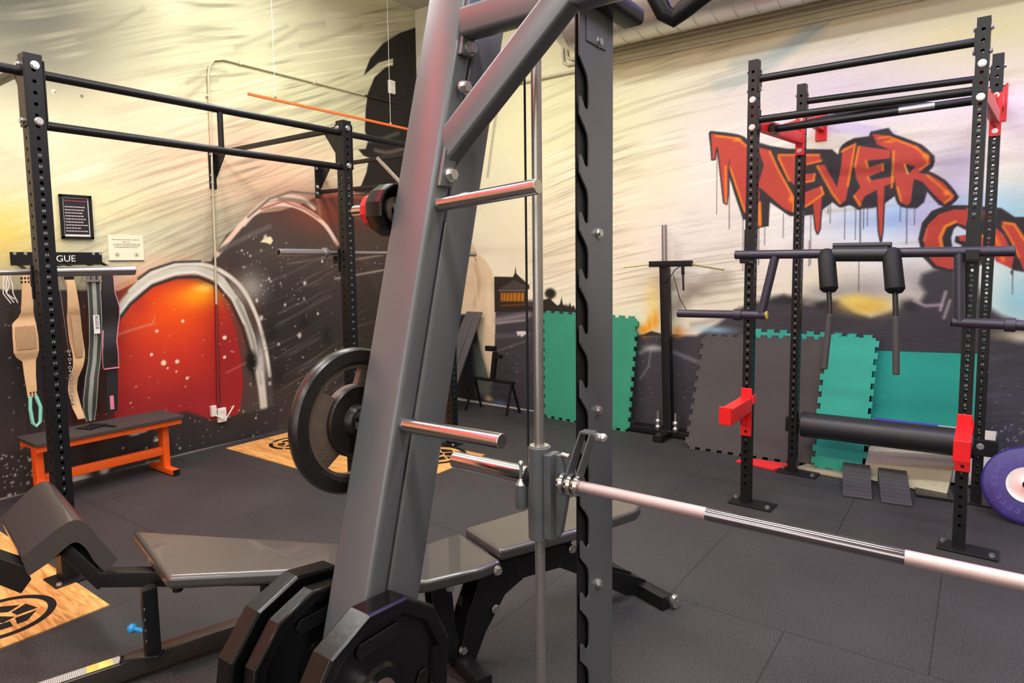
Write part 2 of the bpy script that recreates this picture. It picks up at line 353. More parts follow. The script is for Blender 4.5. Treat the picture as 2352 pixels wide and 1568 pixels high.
('s',(-3.79,1.09,0.23,3.53),0.092,1.3,0.03,(172,162,128),0.3,21,0.52),
('s',(-3.79,1.0,-1.26,3.53),0.213,1.2,0.016,(150,138,112),0.42,22,0.52),
('s',(-3.79,1.0,-0.95,3.53),0.192,1.0,0.02,(255,250,232),0.55,23,0.55),
('s',(-1.62,1.36,0.22,2.14),0.066,0.8,0.03,(255,255,255),0.6,24,0.5),
('l',[(-1.811,2.94),(-1.469,3.0),(-1.128,3.256)],0.0363,(150,176,190),0.0528,0.5),
('l',[(-1.673,3.07),(-1.342,3.108),(-1.067,3.212)],0.0363,(150,176,190),0.0528,0.5),
('s',(-2.0,2.74,-0.71,3.65),0.4,0.7,0.03,(140,168,184),0.4,31,0.58),
('l',[(-2.223,1.074),(-2.086,1.173),(-1.896,1.307),(-1.732,1.363)],0.0481,(140,128,112),0.0592,0.65),
('l',[(-2.006,0.969),(-1.818,1.015),(-1.603,1.107)],0.0185,(160,150,140),0.0222,0.7),
('l',[(-2.124,1.135),(-1.971,1.288),(-1.824,1.417)],0.0185,(176,160,150),0.0296,0.6),
('b',(-0.691,1.288),0.275,0.122,(168,160,158),0.9,1.0),
('b',(-0.446,1.37),0.157,0.143,(176,170,170),0.8,1.0),
('b',(-0.954,1.261),0.178,0.066,(150,148,150),0.8,1.0),
('b',(-0.259,1.249),0.175,0.15,(200,190,196),0.6,1.0),
('p',[(-4.601,0.968),(-4.15,1.021),(-4.115,1.351),(-3.894,1.129),(-3.651,1.135),(-3.521,1.147),(-3.358,1.082),(-3.269,1.102),(-3.123,1.056),(-2.533,0.853),(-1.966,0.877),(-1.781,0.991),(-1.638,1.105),(-1.5,1.174),(-1.398,1.19),(-1.267,1.242),(-1.182,1.209),(-1.105,1.164),(-1.037,1.159),(-0.967,1.201),(-0.877,1.21),(-0.817,1.166),(-0.757,1.122),(-0.656,1.087),(-0.546,1.129),(-0.444,1.177),(-0.398,1.215),(-0.355,1.204),(-0.321,1.272),(-0.36,1.339),(-0.347,1.401),(-0.266,1.437),(-0.142,1.466),(-0.046,1.372),(0.019,1.196),(0.111,1.126),(0.25,1.074),(0.51,1.045),(0.584,-0.477),(-4.629,-0.198)],(66,62,68),0.0192,1),
('b',(-0.687,1.169),0.194,0.077,(236,196,84),1,1.3),
('b',(-0.774,1.206),0.114,0.053,(244,214,110),0.9,1.0),
('b',(-1.234,1.195),0.19,0.042,(40,38,44),0.9,1.0),
('b',(-0.997,1.167),0.091,0.04,(40,38,42),0.9,1.0),
('b',(-0.426,1.183),0.069,0.05,(40,38,44),0.9,1.0),
('b',(-0.212,1.341),0.148,0.106,(60,60,64),0.8,1.0),
('l',[(-0.387,1.215),(-0.321,1.18),(-0.231,1.189)],0.0075,(220,200,210),0.012,0.8),
('l',[(-0.204,1.28),(-0.23,1.153)],0.0078,(200,190,196),0.0093,0.8),
('l',[(-0.177,1.221),(-0.207,1.099)],0.0078,(210,200,200),0.0093,0.7),
('s',(-1.6,0.13,0.26,1.23),0.173,0.3,0.06,(104,102,108),0.5,41,0.5),
('b',(0.185,0.999),0.134,0.041,(210,204,150),0.7,1.0),
('b',(0.231,0.987),0.067,0.041,(240,236,220),0.7,1.0),
('b',(0.215,0.328),0.264,0.48,(72,72,86),0.8,1.0),
('s',(-0.12,-0.28,0.29,1.03),0.226,0.4,0.05,(92,96,116),0.5,42,0.5),
('l',[(-2.489,0.689),(-2.363,0.757),(-2.2,0.729),(-1.963,0.652)],0.0095,(150,150,156),0.0228,0.8),
('l',[(-2.384,0.736),(-2.404,0.577),(-2.488,0.449)],0.006,(140,140,146),0.012,0.7),
('b',(-2.363,0.737),0.098,0.031,(190,190,196),0.7,1.0),
('b',(-2.448,0.898),0.059,0.064,(240,150,26),0.95,1.0),
('b',(-2.398,0.955),0.033,0.078,(240,150,26),0.95,1.0),
('b',(-2.345,0.993),0.042,0.101,(240,150,26),0.95,1.0),
('b',(-2.367,1.167),0.082,0.234,(246,214,110),0.6,1.0),
('b',(-2.13,0.899),0.055,0.053,(238,140,40),0.9,1.0),
('b',(-2.063,0.91),0.077,0.03,(240,200,170),0.9,1.0),
('b',(-1.817,0.934),0.182,0.037,(150,190,215),0.8,1.0),
('p',[(-2.524,0.838),(-2.456,0.858),(-2.381,0.893),(-2.315,0.881),(-2.241,0.862),(-2.161,0.874),(-2.121,0.869)],(50,46,50),0.006,1),
('d',(-2.576,-0.106,0.284,0.843),220,0.002,0.006,(150,148,154),44),
('d',(-0.1,0.1,0.275,0.404),70,0.002,0.008,(176,174,178),45),
('p',[(-4.963,1.735),(-4.424,1.721),(-4.366,1.618),(-4.256,1.543),(-4.171,1.433),(-4.129,1.237),(-4.135,0.893),(-4.151,0.615),(-4.191,0.332),(-4.205,0.237),(-4.297,0.369),(-4.375,0.647),(-4.429,0.965),(-4.987,0.944)],(226,204,168),0.0096,1),
('l',[(-4.393,1.489),(-4.349,1.303),(-4.414,1.069)],0.023,(176,150,112),0.0276,0.6),
('l',[(-4.396,1.35),(-4.378,1.07)],0.0118,(235,220,190),0.0141,0.6),
('l',[(-4.22,1.305),(-4.216,0.89)],0.0235,(240,226,196),0.0282,0.6),
('l',[(-4.414,1.628),(-4.38,1.535)],0.0092,(130,108,80),0.0092,0.6),
('p',[(-4.987,0.944),(-4.423,0.965),(-4.352,0.601),(-4.206,0.189),(-4.198,0.001),(-5.018,-0.098)],(44,44,46),0.0147,1),
('p',[(-4.454,0.642),(-4.363,0.667),(-4.205,0.237),(-4.208,0.071),(-4.405,0.097)],(112,120,106),0.0384,0.8),
('p',[(-4.143,1.374),(-3.902,1.37),(-3.879,1.406),(-3.867,1.476),(-3.857,1.406),(-3.825,1.379),(-3.697,1.287),(-3.698,1.248),(-3.73,1.247),(-3.721,1.089),(-3.647,1.056),(-3.647,1.021),(-4.144,1.003)],(48,40,36),0.0046,1),
('p',[(-4.083,1.242),(-3.891,1.343),(-3.708,1.274),(-3.73,1.247)],(84,78,72),0.009,0.8),
('l',[(-4.083,1.229),(-3.74,1.234)],0.0066,(140,132,118),0.0044,0.8),
('p',[(-4.061,1.206),(-3.762,1.212),(-3.763,1.123),(-4.062,1.115)],(196,124,30),0.009,0.9),
('l',[(-4.032,1.216),(-4.034,1.112)],0.0046,(70,44,20),0.0037,0.9),
('l',[(-3.993,1.217),(-3.994,1.113)],0.0046,(70,44,20),0.0037,0.9),
('l',[(-3.948,1.217),(-3.95,1.114)],0.0045,(70,44,20),0.0036,0.9),
('l',[(-3.904,1.218),(-3.905,1.115)],0.0045,(70,44,20),0.0036,0.9),
('l',[(-3.854,1.219),(-3.856,1.116)],0.0044,(70,44,20),0.0035,0.9),
('l',[(-3.805,1.22),(-3.807,1.118)],0.0045,(70,44,20),0.0036,0.9),
('l',[(-4.063,1.07),(-3.71,1.098)],0.0066,(150,90,30),0.0088,0.7),
('l',[(-3.439,1.097),(-3.443,1.183)],0.0043,(40,34,32),0.0043,1),
('b',(-3.448,1.209),0.07,0.056,(34,32,28),1,3),
('p',[(-3.573,1.128),(-3.459,1.165),(-3.368,1.09),(-3.338,1.108),(-3.318,1.177),(-3.303,1.101),(-3.239,1.086),(-3.225,1.128),(-3.205,1.078),(-3.181,1.104),(-3.162,1.038),(-3.574,1.023)],(44,38,34),0.0044,1),
('l',[(-4.123,0.917),(-3.701,0.992)],0.0264,(150,146,150),0.0264,0.8),
('l',[(-4.112,0.885),(-3.76,0.932)],0.0088,(210,206,206),0.0132,0.7),
('l',[(-4.126,0.746),(-3.703,0.788)],0.0176,(110,106,112),0.022,0.7),
('l',[(-4.1,0.595),(-3.704,0.735)],0.0068,(130,124,130),0.0135,0.6),
('p',[(-3.866,0.811),(-3.756,0.821),(-3.724,0.805),(-3.73,0.769),(-3.751,0.79),(-3.801,0.756),(-3.822,0.782),(-3.844,0.762)],(226,222,216),0.0045,1),
('d',(-4.184,0.069,-3.636,0.706),50,0.002,0.009,(140,134,140),51),
('l',[(-4.687,0.011),(-3.664,-0.006),(-1.993,-0.017)],0.0161,(212,206,196),0.0074,0.95),
('b',(-4.244,0.067),0.06,0.038,(196,166,130),0.9,1.0),
('b',(-4.08,0.039),0.091,0.024,(80,110,140),0.8,1.0),
('l',[(-3.837,3.59),(-3.944,3.271),(-4.085,3.035),(-4.147,2.738),(-4.21,2.412)],0.0108,(120,116,96),0.0172,0.6),
('l',[(-1.865,2.559),(-1.628,2.495),(-1.556,2.402),(-1.466,2.207),(-1.458,2.102),(-1.482,1.905),(-1.582,1.896),(-1.717,2.287),(-1.739,2.351),(-1.795,2.417),(-1.816,2.443),(-1.841,2.41),(-1.865,2.559)],0.021,(46,42,46),0.0035,1),
('l',[(-1.493,2.409),(-1.396,2.373),(-1.326,2.217),(-1.255,2.086),(-1.206,1.997),(-1.207,1.876),(-1.281,1.911),(-1.486,2.11),(-1.493,2.409)],0.0198,(46,42,46),0.0033,1),
('l',[(-1.34,2.335),(-1.035,2.306),(-1.02,2.253),(-1.132,2.239),(-1.15,2.168),(-1.062,2.166),(-1.066,2.107),(-1.133,2.101),(-1.135,2.026),(-1.015,2.067),(-0.995,2.0),(-1.057,1.943),(-1.145,1.906),(-1.193,1.906),(-1.201,2.082),(-1.247,2.125),(-1.337,2.298),(-1.34,2.335)],0.0192,(46,42,46),0.0032,1),
('l',[(-1.054,2.223),(-0.999,2.223),(-0.909,2.048),(-0.885,2.199),(-0.879,2.328),(-0.794,2.361),(-0.809,2.202),(-0.83,2.053),(-0.848,1.946),(-0.882,1.92),(-0.938,2.001),(-0.989,2.109),(-1.054,2.223)],0.0192,(46,42,46),0.0032,1),
('l',[(-0.78,2.338),(-0.572,2.283),(-0.569,2.226),(-0.722,2.224),(-0.709,2.173),(-0.625,2.197),(-0.609,2.143),(-0.707,2.105),(-0.695,2.079),(-0.548,2.099),(-0.539,2.057),(-0.638,2.015),(-0.722,1.97),(-0.756,1.891),(-0.8,1.975),(-0.753,2.036),(-0.782,2.103),(-0.802,2.201),(-0.78,2.338)],0.0186,(46,42,46),0.0031,1),
('l',[(-0.688,2.41),(-0.585,2.387),(-0.402,2.29),(-0.331,2.212),(-0.326,2.161),(-0.395,2.109),(-0.333,2.094),(-0.245,2.028),(-0.181,1.938),(-0.191,1.905),(-0.235,1.886),(-0.275,1.924),(-0.371,2.048),(-0.42,2.068),(-0.427,2.001),(-0.431,1.914),(-0.452,1.887),(-0.498,1.913),(-0.527,2.019),(-0.559,2.215),(-0.568,2.283),(-0.656,2.334),(-0.688,2.41)],0.018,(46,42,46),0.003,1),
('l',[(-1.865,2.559),(-1.796,2.512),(-1.824,2.432),(-1.833,2.349),(-1.853,2.348),(-1.865,2.559)],0.0108,(46,42,46),0.0036,1),
('l',[(-1.807,2.442),(-1.719,2.408),(-1.721,2.062),(-1.729,1.979),(-1.749,1.992),(-1.807,2.442)],0.0108,(46,42,46),0.0036,1),
('l',[(-1.484,1.952),(-1.457,1.903),(-1.45,1.786),(-1.475,1.775),(-1.484,1.799),(-1.484,1.952)],0.0105,(46,42,46),0.0035,1),
('l',[(-1.079,1.994),(-1.01,2.012),(-1.02,1.745),(-1.033,1.712),(-1.046,1.746),(-1.079,1.994)],0.0099,(46,42,46),0.0033,1),
('l',[(-0.646,2.018),(-0.599,2.03),(-0.602,1.729),(-0.609,1.643),(-0.622,1.708),(-0.646,2.018)],0.0093,(46,42,46),0.0031,1),
('p',[(-1.797,2.56),(-1.558,2.472),(-1.397,2.408),(-1.264,2.37),(-1.114,2.351),(-0.949,2.33),(-0.908,2.288),(-0.812,2.395),(-0.707,2.398),(-0.698,2.429),(-0.587,2.441),(-0.548,2.384),(-0.385,2.304),(-0.303,2.214),(-0.309,2.144),(-0.342,2.102),(-0.237,2.047),(-0.153,1.926),(-0.197,1.869),(-0.265,1.878),(-0.338,1.974),(-0.353,1.904),(-0.395,1.863),(-0.458,1.869),(-0.534,1.957),(-0.606,1.899),(-0.671,1.881),(-0.768,1.881),(-0.818,1.911),(-0.887,1.899),(-0.938,1.941),(-1.039,1.858),(-1.154,1.847),(-1.274,1.882),(-1.388,1.992),(-1.393,1.783),(-1.475,1.773),(-1.499,1.859),(-1.593,1.839),(-1.694,2.156)],(46,42,46),0.0053,1),
('p',[(-1.865,2.559),(-1.628,2.495),(-1.556,2.402),(-1.466,2.207),(-1.458,2.102),(-1.482,1.905),(-1.582,1.896),(-1.717,2.287),(-1.739,2.351),(-1.795,2.417),(-1.816,2.443),(-1.841,2.41)],(190,68,54),0.0042,1),
('p',[(-1.493,2.409),(-1.396,2.373),(-1.326,2.217),(-1.255,2.086),(-1.206,1.997),(-1.207,1.876),(-1.281,1.911),(-1.486,2.11)],(190,68,54),0.0041,1),
('p',[(-1.34,2.335),(-1.035,2.306),(-1.02,2.253),(-1.132,2.239),(-1.15,2.168),(-1.062,2.166),(-1.066,2.107),(-1.133,2.101),(-1.135,2.026),(-1.015,2.067),(-0.995,2.0),(-1.057,1.943),(-1.145,1.906),(-1.193,1.906),(-1.201,2.082),(-1.247,2.125),(-1.337,2.298)],(190,68,54),0.004,1),
('p',[(-1.054,2.223),(-0.999,2.223),(-0.909,2.048),(-0.885,2.199),(-0.879,2.328),(-0.794,2.361),(-0.809,2.202),(-0.83,2.053),(-0.848,1.946),(-0.882,1.92),(-0.938,2.001),(-0.989,2.109)],(190,68,54),0.0038,1),
('p',[(-0.78,2.338),(-0.572,2.283),(-0.569,2.226),(-0.722,2.224),(-0.709,2.173),(-0.625,2.197),(-0.609,2.143),(-0.707,2.105),(-0.695,2.079),(-0.548,2.099),(-0.539,2.057),(-0.638,2.015),(-0.722,1.97),(-0.756,1.891),(-0.8,1.975),(-0.753,2.036),(-0.782,2.103),(-0.802,2.201)],(190,68,54),0.0037,1),
('p',[(-0.688,2.41),(-0.585,2.387),(-0.402,2.29),(-0.331,2.212),(-0.326,2.161),(-0.395,2.109),(-0.333,2.094),(-0.245,2.028),(-0.181,1.938),(-0.191,1.905),(-0.235,1.886),(-0.275,1.924),(-0.371,2.048),(-0.42,2.068),(-0.427,2.001),(-0.431,1.914),(-0.452,1.887),(-0.498,1.913),(-0.527,2.019),(-0.559,2.215),(-0.568,2.283),(-0.656,2.334)],(190,68,54),0.0037,1),
('p',[(-1.865,2.559),(-1.796,2.512),(-1.824,2.432),(-1.833,2.349),(-1.853,2.348)],(190,68,54),0.0042,1),
('p',[(-1.807,2.442),(-1.719,2.408),(-1.721,2.062),(-1.729,1.979),(-1.749,1.992)],(190,68,54),0.0042,1),
('p',[(-1.484,1.952),(-1.457,1.903),(-1.45,1.786),(-1.475,1.775),(-1.484,1.799)],(190,68,54),0.0042,1),
('p',[(-1.079,1.994),(-1.01,2.012),(-1.02,1.745),(-1.033,1.712),(-1.046,1.746)],(190,68,54),0.004,1),
('p',[(-0.646,2.018),(-0.599,2.03),(-0.602,1.729),(-0.609,1.643),(-0.622,1.708)],(190,68,54),0.0038,1),
('l',[(-1.827,2.534),(-1.652,2.495),(-1.58,2.428)],0.0077,(238,134,34),0.0068,0.95),
('l',[(-1.396,2.362),(-1.326,2.206),(-1.212,1.992),(-1.211,1.89)],0.0074,(238,134,34),0.0066,0.95),
('l',[(-1.328,2.309),(-1.247,2.125)],0.0074,(238,134,34),0.0066,0.95),
('l',[(-1.329,2.329),(-1.04,2.299)],0.0072,(238,134,34),0.0064,0.95),
('l',[(-1.023,2.253),(-1.122,2.238)],0.0074,(238,134,34),0.0066,0.95),
('l',[(-1.065,2.16),(-1.071,2.111),(-1.129,2.104)],0.0074,(238,134,34),0.0066,0.95),
('l',[(-1.018,2.057),(-1.001,2.006),(-1.124,1.919)],0.0074,(238,134,34),0.0066,0.95),
('l',[(-1.048,2.214),(-0.94,2.007),(-0.886,1.929)],0.0074,(238,134,34),0.0066,0.95),
('l',[(-0.884,2.307),(-0.797,2.351),(-0.837,2.054)],0.0072,(238,134,34),0.0064,0.95),
('l',[(-0.772,2.326),(-0.792,2.19)],0.0072,(238,134,34),0.0064,0.95),
('l',[(-0.722,2.224),(-0.709,2.173)],0.007,(238,134,34),0.0062,0.95),
('l',[(-0.616,2.189),(-0.612,2.147)],0.007,(238,134,34),0.0062,0.95),
('l',[(-0.707,2.105),(-0.693,2.079)],0.0072,(238,134,34),0.0064,0.95),
('l',[(-0.548,2.094),(-0.547,2.062)],0.0068,(238,134,34),0.006,0.95),
('l',[(-0.79,1.975),(-0.749,1.907)],0.007,(238,134,34),0.0062,0.95),
('l',[(-0.419,2.287),(-0.346,2.208),(-0.345,2.163),(-0.387,2.131)],0.0068,(238,134,34),0.006,0.95),
('l',[(-0.65,2.376),(-0.585,2.378),(-0.419,2.287)],0.0068,(238,134,34),0.006,0.95),
('l',[(-0.342,2.086),(-0.191,1.933),(-0.231,1.891)],0.0065,(238,134,34),0.0058,0.95),
('l',[(-0.518,2.018),(-0.492,1.923)],0.007,(238,134,34),0.0062,0.95),
('l',[(-1.744,2.28),(-1.733,1.991)],0.0079,(238,134,34),0.007,0.95),
('l',[(-1.708,2.276),(-1.582,1.91)],0.0079,(238,134,34),0.007,0.95),
('l',[(-1.476,1.951),(-1.461,1.786)],0.0077,(238,134,34),0.0068,0.95),
('l',[(-0.554,2.021),(-0.549,2.271)],0.007,(238,134,34),0.0062,0.95),
('b',(-1.652,2.483),0.036,0.016,(250,150,30),0.85,1.0),
('b',(-1.233,1.982),0.017,0.034,(250,150,30),0.85,1.0),
('b',(-0.355,2.219),0.022,0.024,(250,150,30),0.85,1.0),
('b',(-0.225,1.956),0.022,0.021,(250,150,30),0.85,1.0),
('b',(-0.575,2.346),0.047,0.013,(250,150,30),0.85,1.0),
('p',[(-0.478,2.179),(-0.413,2.154),(-0.456,2.104)],(46,42,46),0.0031,1),
('l',[(-0.48,2.176),(-0.457,2.107)],0.0047,(246,190,70),0.0031,1),
('p',[(-1.481,2.104),(-1.487,2.395),(-1.439,2.263)],(46,42,46),0.0035,0.9),
('p',[(-1.481,2.101),(-1.388,1.992),(-1.393,1.783),(-1.447,1.774),(-1.456,1.997)],(46,42,46),0.0034,1),
('l',[(-1.467,1.968),(-1.458,1.798)],0.0123,(236,130,30),0.007,1),
('p',[(-0.093,1.867),(-0.222,1.875),(-0.307,1.84),(-0.361,1.76),(-0.379,1.647),(-0.348,1.522),(-0.283,1.444),(-0.188,1.418),(-0.096,1.428),(-0.007,1.467),(-0.002,1.547),(0.168,1.427),(0.216,1.417),(0.305,1.417),(0.289,1.769),(0.153,1.776),(0.081,1.838)],(46,42,46),0.0044,1),
('p',[(-0.092,1.838),(-0.179,1.843),(-0.263,1.817),(-0.325,1.748),(-0.35,1.646),(-0.326,1.542),(-0.267,1.464),(-0.188,1.438),(-0.097,1.448),(-0.025,1.497),(0.02,1.596),(0.017,1.665),(-0.147,1.665),(-0.137,1.63),(-0.07,1.618),(-0.101,1.559),(-0.167,1.54),(-0.228,1.582),(-0.244,1.653),(-0.221,1.724),(-0.167,1.752),(-0.108,1.729),(-0.066,1.707),(-0.077,1.777)],(190,68,54),0.0036,1),
('p',[(-0.154,1.731),(-0.094,1.693),(-0.097,1.669),(-0.163,1.661),(-0.166,1.621),(-0.127,1.599),(-0.135,1.569),(-0.175,1.57),(-0.187,1.651),(-0.174,1.712)],(206,220,232),0.0045,1),
('l',[(-0.167,1.76),(-0.225,1.729),(-0.25,1.653),(-0.237,1.582)],0.0102,(238,134,34),0.0058,1),
('l',[(-0.328,1.718),(-0.343,1.636)],0.0047,(220,110,60),0.0062,1),
('l',[(-0.056,1.657),(0.009,1.66),(0.012,1.596)],0.0087,(244,120,30),0.0058,1),
('p',[(-0.016,1.823),(0.018,1.822),(0.026,1.733),(-0.002,1.734)],(190,68,54),0.0028,1),
('p',[(-0.109,1.853),(-0.092,1.852),(-0.086,1.803),(-0.101,1.808)],(190,68,54),0.0029,1),
('p',[(0.046,1.722),(0.1,1.662),(0.16,1.524),(0.152,1.442),(0.068,1.486),(0.038,1.546)],(190,68,54),0.0034,1),
('l',[(0.057,1.644),(0.092,1.565),(0.103,1.496)],0.0116,(240,110,30),0.0087,1),
('p',[(0.084,1.75),(0.155,1.737),(0.2,1.658),(0.245,1.58),(0.3,1.522),(0.305,1.427),(0.216,1.427),(0.18,1.524)],(190,68,54),0.0035,1),
('l',[(0.1,1.74),(0.151,1.728),(0.207,1.629),(0.246,1.571)],0.007,(238,134,34),0.0056,1),
('l',[(0.092,1.721),(0.144,1.622),(0.188,1.514)],0.0058,(240,120,40),0.0058,1),
('p',[(0.16,1.442),(0.158,1.388),(0.146,1.417)],(46,42,46),0.0029,1),
('l',[(-1.814,2.395),(-1.809,1.898)],0.0024,(52,48,54),0.0028,0.85),
('l',[(-1.711,2.336),(-1.704,1.772)],0.0032,(52,48,54),0.0028,0.85),
('l',[(-1.594,1.911),(-1.587,1.431)],0.0024,(52,48,54),0.0028,0.85),
('l',[(-1.468,1.786),(-1.464,1.479)],0.004,(52,48,54),0.0028,0.85),
('l',[(-1.422,1.784),(-1.421,1.632)],0.0024,(52,48,54),0.0028,0.85),
('l',[(-1.283,1.871),(-1.281,1.686)],0.0023,(52,48,54),0.0027,0.85),
('l',[(-1.085,1.883),(-1.077,1.476)],0.0023,(52,48,54),0.0027,0.85),
('l',[(-1.033,1.723),(-1.035,1.701)],0.0023,(52,48,54),0.0026,0.85),
('l',[(-0.966,1.965),(-0.965,1.854)],0.0023,(52,48,54),0.0026,0.85),
('l',[(-0.951,1.964),(-0.948,1.787)],0.0023,(52,48,54),0.0026,0.85),
('l',[(-0.851,1.902),(-0.846,1.661)],0.0022,(52,48,54),0.0026,0.85),
('l',[(-0.78,1.898),(-0.775,1.659)],0.0022,(52,48,54),0.0026,0.85),
('l',[(-0.749,1.896),(-0.742,1.626)],0.0044,(52,48,54),0.0026,0.85),
('l',[(-0.727,1.895),(-0.724,1.733)],0.0028,(52,48,54),0.0025,0.85),
('l',[(-0.702,1.894),(-0.7,1.754)],0.0022,(52,48,54),0.0026,0.85),
('l',[(-0.61,1.665),(-0.61,1.611)],0.0056,(52,48,54),0.0025,0.85),
('l',[(-0.495,1.892),(-0.493,1.777)],0.0021,(52,48,54),0.0025,0.85),
('l',[(-0.456,1.879),(-0.448,1.618)],0.0028,(52,48,54),0.0025,0.85),
('l',[(-0.409,1.887),(-0.406,1.752)],0.0021,(52,48,54),0.0025,0.85),
('l',[(0.157,1.442),(0.163,1.271)],0.002,(52,48,54),0.0023,0.85),
('l',[(-0.747,1.539),(-0.741,1.276)],0.0023,(52,48,54),0.0026,0.85),
('l',[(-1.091,1.657),(-1.088,1.464)],0.0023,(52,48,54),0.0026,0.85),
],
}

def fbm(sh, cell, seed, oct=4):
    rg = np.random.RandomState(seed); out = np.zeros(sh); amp = 1; tot = 0
    for o in range(oct):
        c = max(1.5, cell/2**o); n = (int(sh[0]/c)+3, int(sh[1]/c)+3); g = rg.rand(*n)
        i = np.arange(sh[0])/c; j = np.arange(sh[1])/c; i0 = i.astype(int); j0 = j.astype(int)
        fi = (i-i0)[:, None]; fj = (j-j0)[None]; fi = fi*fi*(3-2*fi); fj = fj*fj*(3-2*fj)
        v = (g[i0][:, j0]*(1-fi)+g[i0+1][:, j0]*fi)*(1-fj)+(g[i0][:, j0+1]*(1-fi)+g[i0+1][:, j0+1]*fi)*fj
        out += v*amp; tot += amp; amp *= .55
    return out/tot
def seg_dist(U, Z, pts, closed):
    d = np.full(U.shape, 1e9); n = len(pts)
    for i in range(n if closed else n-1):
        a = pts[i]; b = pts[(i+1) % n]; dx, dz = b[0]-a[0], b[1]-a[1]; q = dx*dx+dz*dz+1e-12
        t = np.clip(((U-a[0])*dx+(Z-a[1])*dz)/q, 0, 1); d = np.minimum(d, (U-a[0]-t*dx)**2+(Z-a[1]-t*dz)**2)
    return np.sqrt(d)
def smooth_pts(pts, n=6):
    P = [pts[0]]+list(pts)+[pts[-1]]; out = []
    for i in range(1, len(P)-2):
        for k in range(n):
            t = k/n; out.append(tuple(.5*((2*P[i][j])+(-P[i-1][j]+P[i+1][j])*t+(2*P[i-1][j]-5*P[i][j]+4*P[i+1][j]-P[i+2][j])*t*t+(-P[i-1][j]+3*P[i][j]-3*P[i+1][j]+P[i+2][j])*t**3) for j in (0, 1)))
    return out+[pts[-1]]
def paint(us, zs, base, ops):
    img = np.zeros((len(us), len(zs), 3)); img[:] = base
    U, Z = np.meshgrid(us, zs, indexing='ij'); step = us[1]-us[0]
    img *= (1+(fbm(U.shape, .35/step, 2)-.5)*.08)[..., None]
    def win(u0, z0, u1, z1):
        i0, i1 = np.searchsorted(us, (u0, u1)); j0, j1 = np.searchsorted(zs, (z0, z1)); return slice(i0, i1), slice(j0, j1)
    def mix(w_, col, a):
        a = a[..., None]; img[w_] = img[w_]*(1-a)+np.array(col)*a
    for op in ops:
        k = op[0]
        if k in 'pl':
            pts = op[1]; soft = op[3] if k == 'p' else op[4]; wd = 0 if k == 'p' else op[2]; col = op[2] if k == 'p' else op[3]; al = op[4] if k == 'p' else op[5]
            if k == 'l' and len(pts) > 2 and wd > .012: pts = smooth_pts(pts)
            m = wd+soft*2+.01; x = [p[0] for p in pts]; y = [p[1] for p in pts]; w_ = win(min(x)-m, min(y)-m, max(x)+m, max(y)+m)
            u, z = U[w_], Z[w_]
            if u.size == 0: continue
            d = seg_dist(u, z, pts, k == 'p')
            if k == 'p':
                ins = np.zeros(u.shape, bool); n = len(pts)
                for i in range(n):
                    a = pts[i]; b = pts[(i+1) % n]
                    if a[1] == b[1]: continue
                    c = ((a[1] > z) != (b[1] > z)) & (u < (b[0]-a[0])*(z-a[1])/(b[1]-a[1])+a[0]); ins ^= c
                sd = np.where(ins, -d, d)
            else: sd = d-wd
            s_ = max(soft, step*.6); mix(w_, col, np.clip(.5-sd/(2*s_), 0, 1)*al)
        elif k == 'b':
            c, rx, rz, col, al, pw = op[1:]; w_ = win(c[0]-rx*1.6, c[1]-rz*1.6, c[0]+rx*1.6, c[1]+rz*1.6); q = ((U[w_]-c[0])/rx)**2+((Z[w_]-c[1])/rz)**2
            mix(w_, col, np.exp(-(q**pw)*1.3)*al*np.clip((2.5-q)/.8, 0, 1))
        elif k == 's':
            bb, ang, L, W_, col, al, seed, thr = op[1:]; w_ = win(*bb); u, z = U[w_], Z[w_]
            p = (u*math.cos(ang)+z*math.sin(ang))/L+60; q = (-u*math.sin(ang)+z*math.cos(ang)+.05*np.sin(u*1.7+seed))/W_+400
            rg = np.random.RandomState(seed); g = rg.rand(130, 900); out = 0
            for o_, am in ((1, .6), (2.1, .4)):
                pp = (p*o_) % 128; qq = (q*o_) % 898; i = pp.astype(int); j = qq.astype(int); fi = pp-i; fj = qq-j; fi = fi*fi*(3-2*fi); fj = fj*fj*(3-2*fj)
                out = out+am*((g[i, j]*(1-fi)+g[i+1, j]*fi)*(1-fj)+(g[i, j+1]*(1-fi)+g[i+1, j+1]*fi)*fj)
            msk = fbm(u.shape, .5/step, seed+50, 2); msk = np.clip((msk-.35)*3, 0, 1)
            e = .25; ed = np.clip(np.minimum.reduce([u-bb[0], bb[2]-u, z-bb[1], bb[3]-z])/e, 0, 1)
            mix(w_, col, np.clip((out-thr)/.22, 0, 1)*al*msk*ed)
        elif k == 'd':
            bb, n, r0_, r1_, col, seed = op[1:]; rg = random.Random(seed)
            for i in range(n):
                cu = rg.uniform(bb[0], bb[2]); cz = rg.uniform(bb[1], bb[3]); r = r0_+(r1_-r0_)*rg.random()**2.5; w_ = win(cu-r*3, cz-r*3, cu+r*3, cz+r*3)
                if U[w_].size: mix(w_, col, np.clip(1.4-np.hypot((U[w_]-cu)/(.6+rg.random()*.7), Z[w_]-cz)/max(r, step*.7), 0, 1)*.85)
    return np.clip(img, 0, 255)
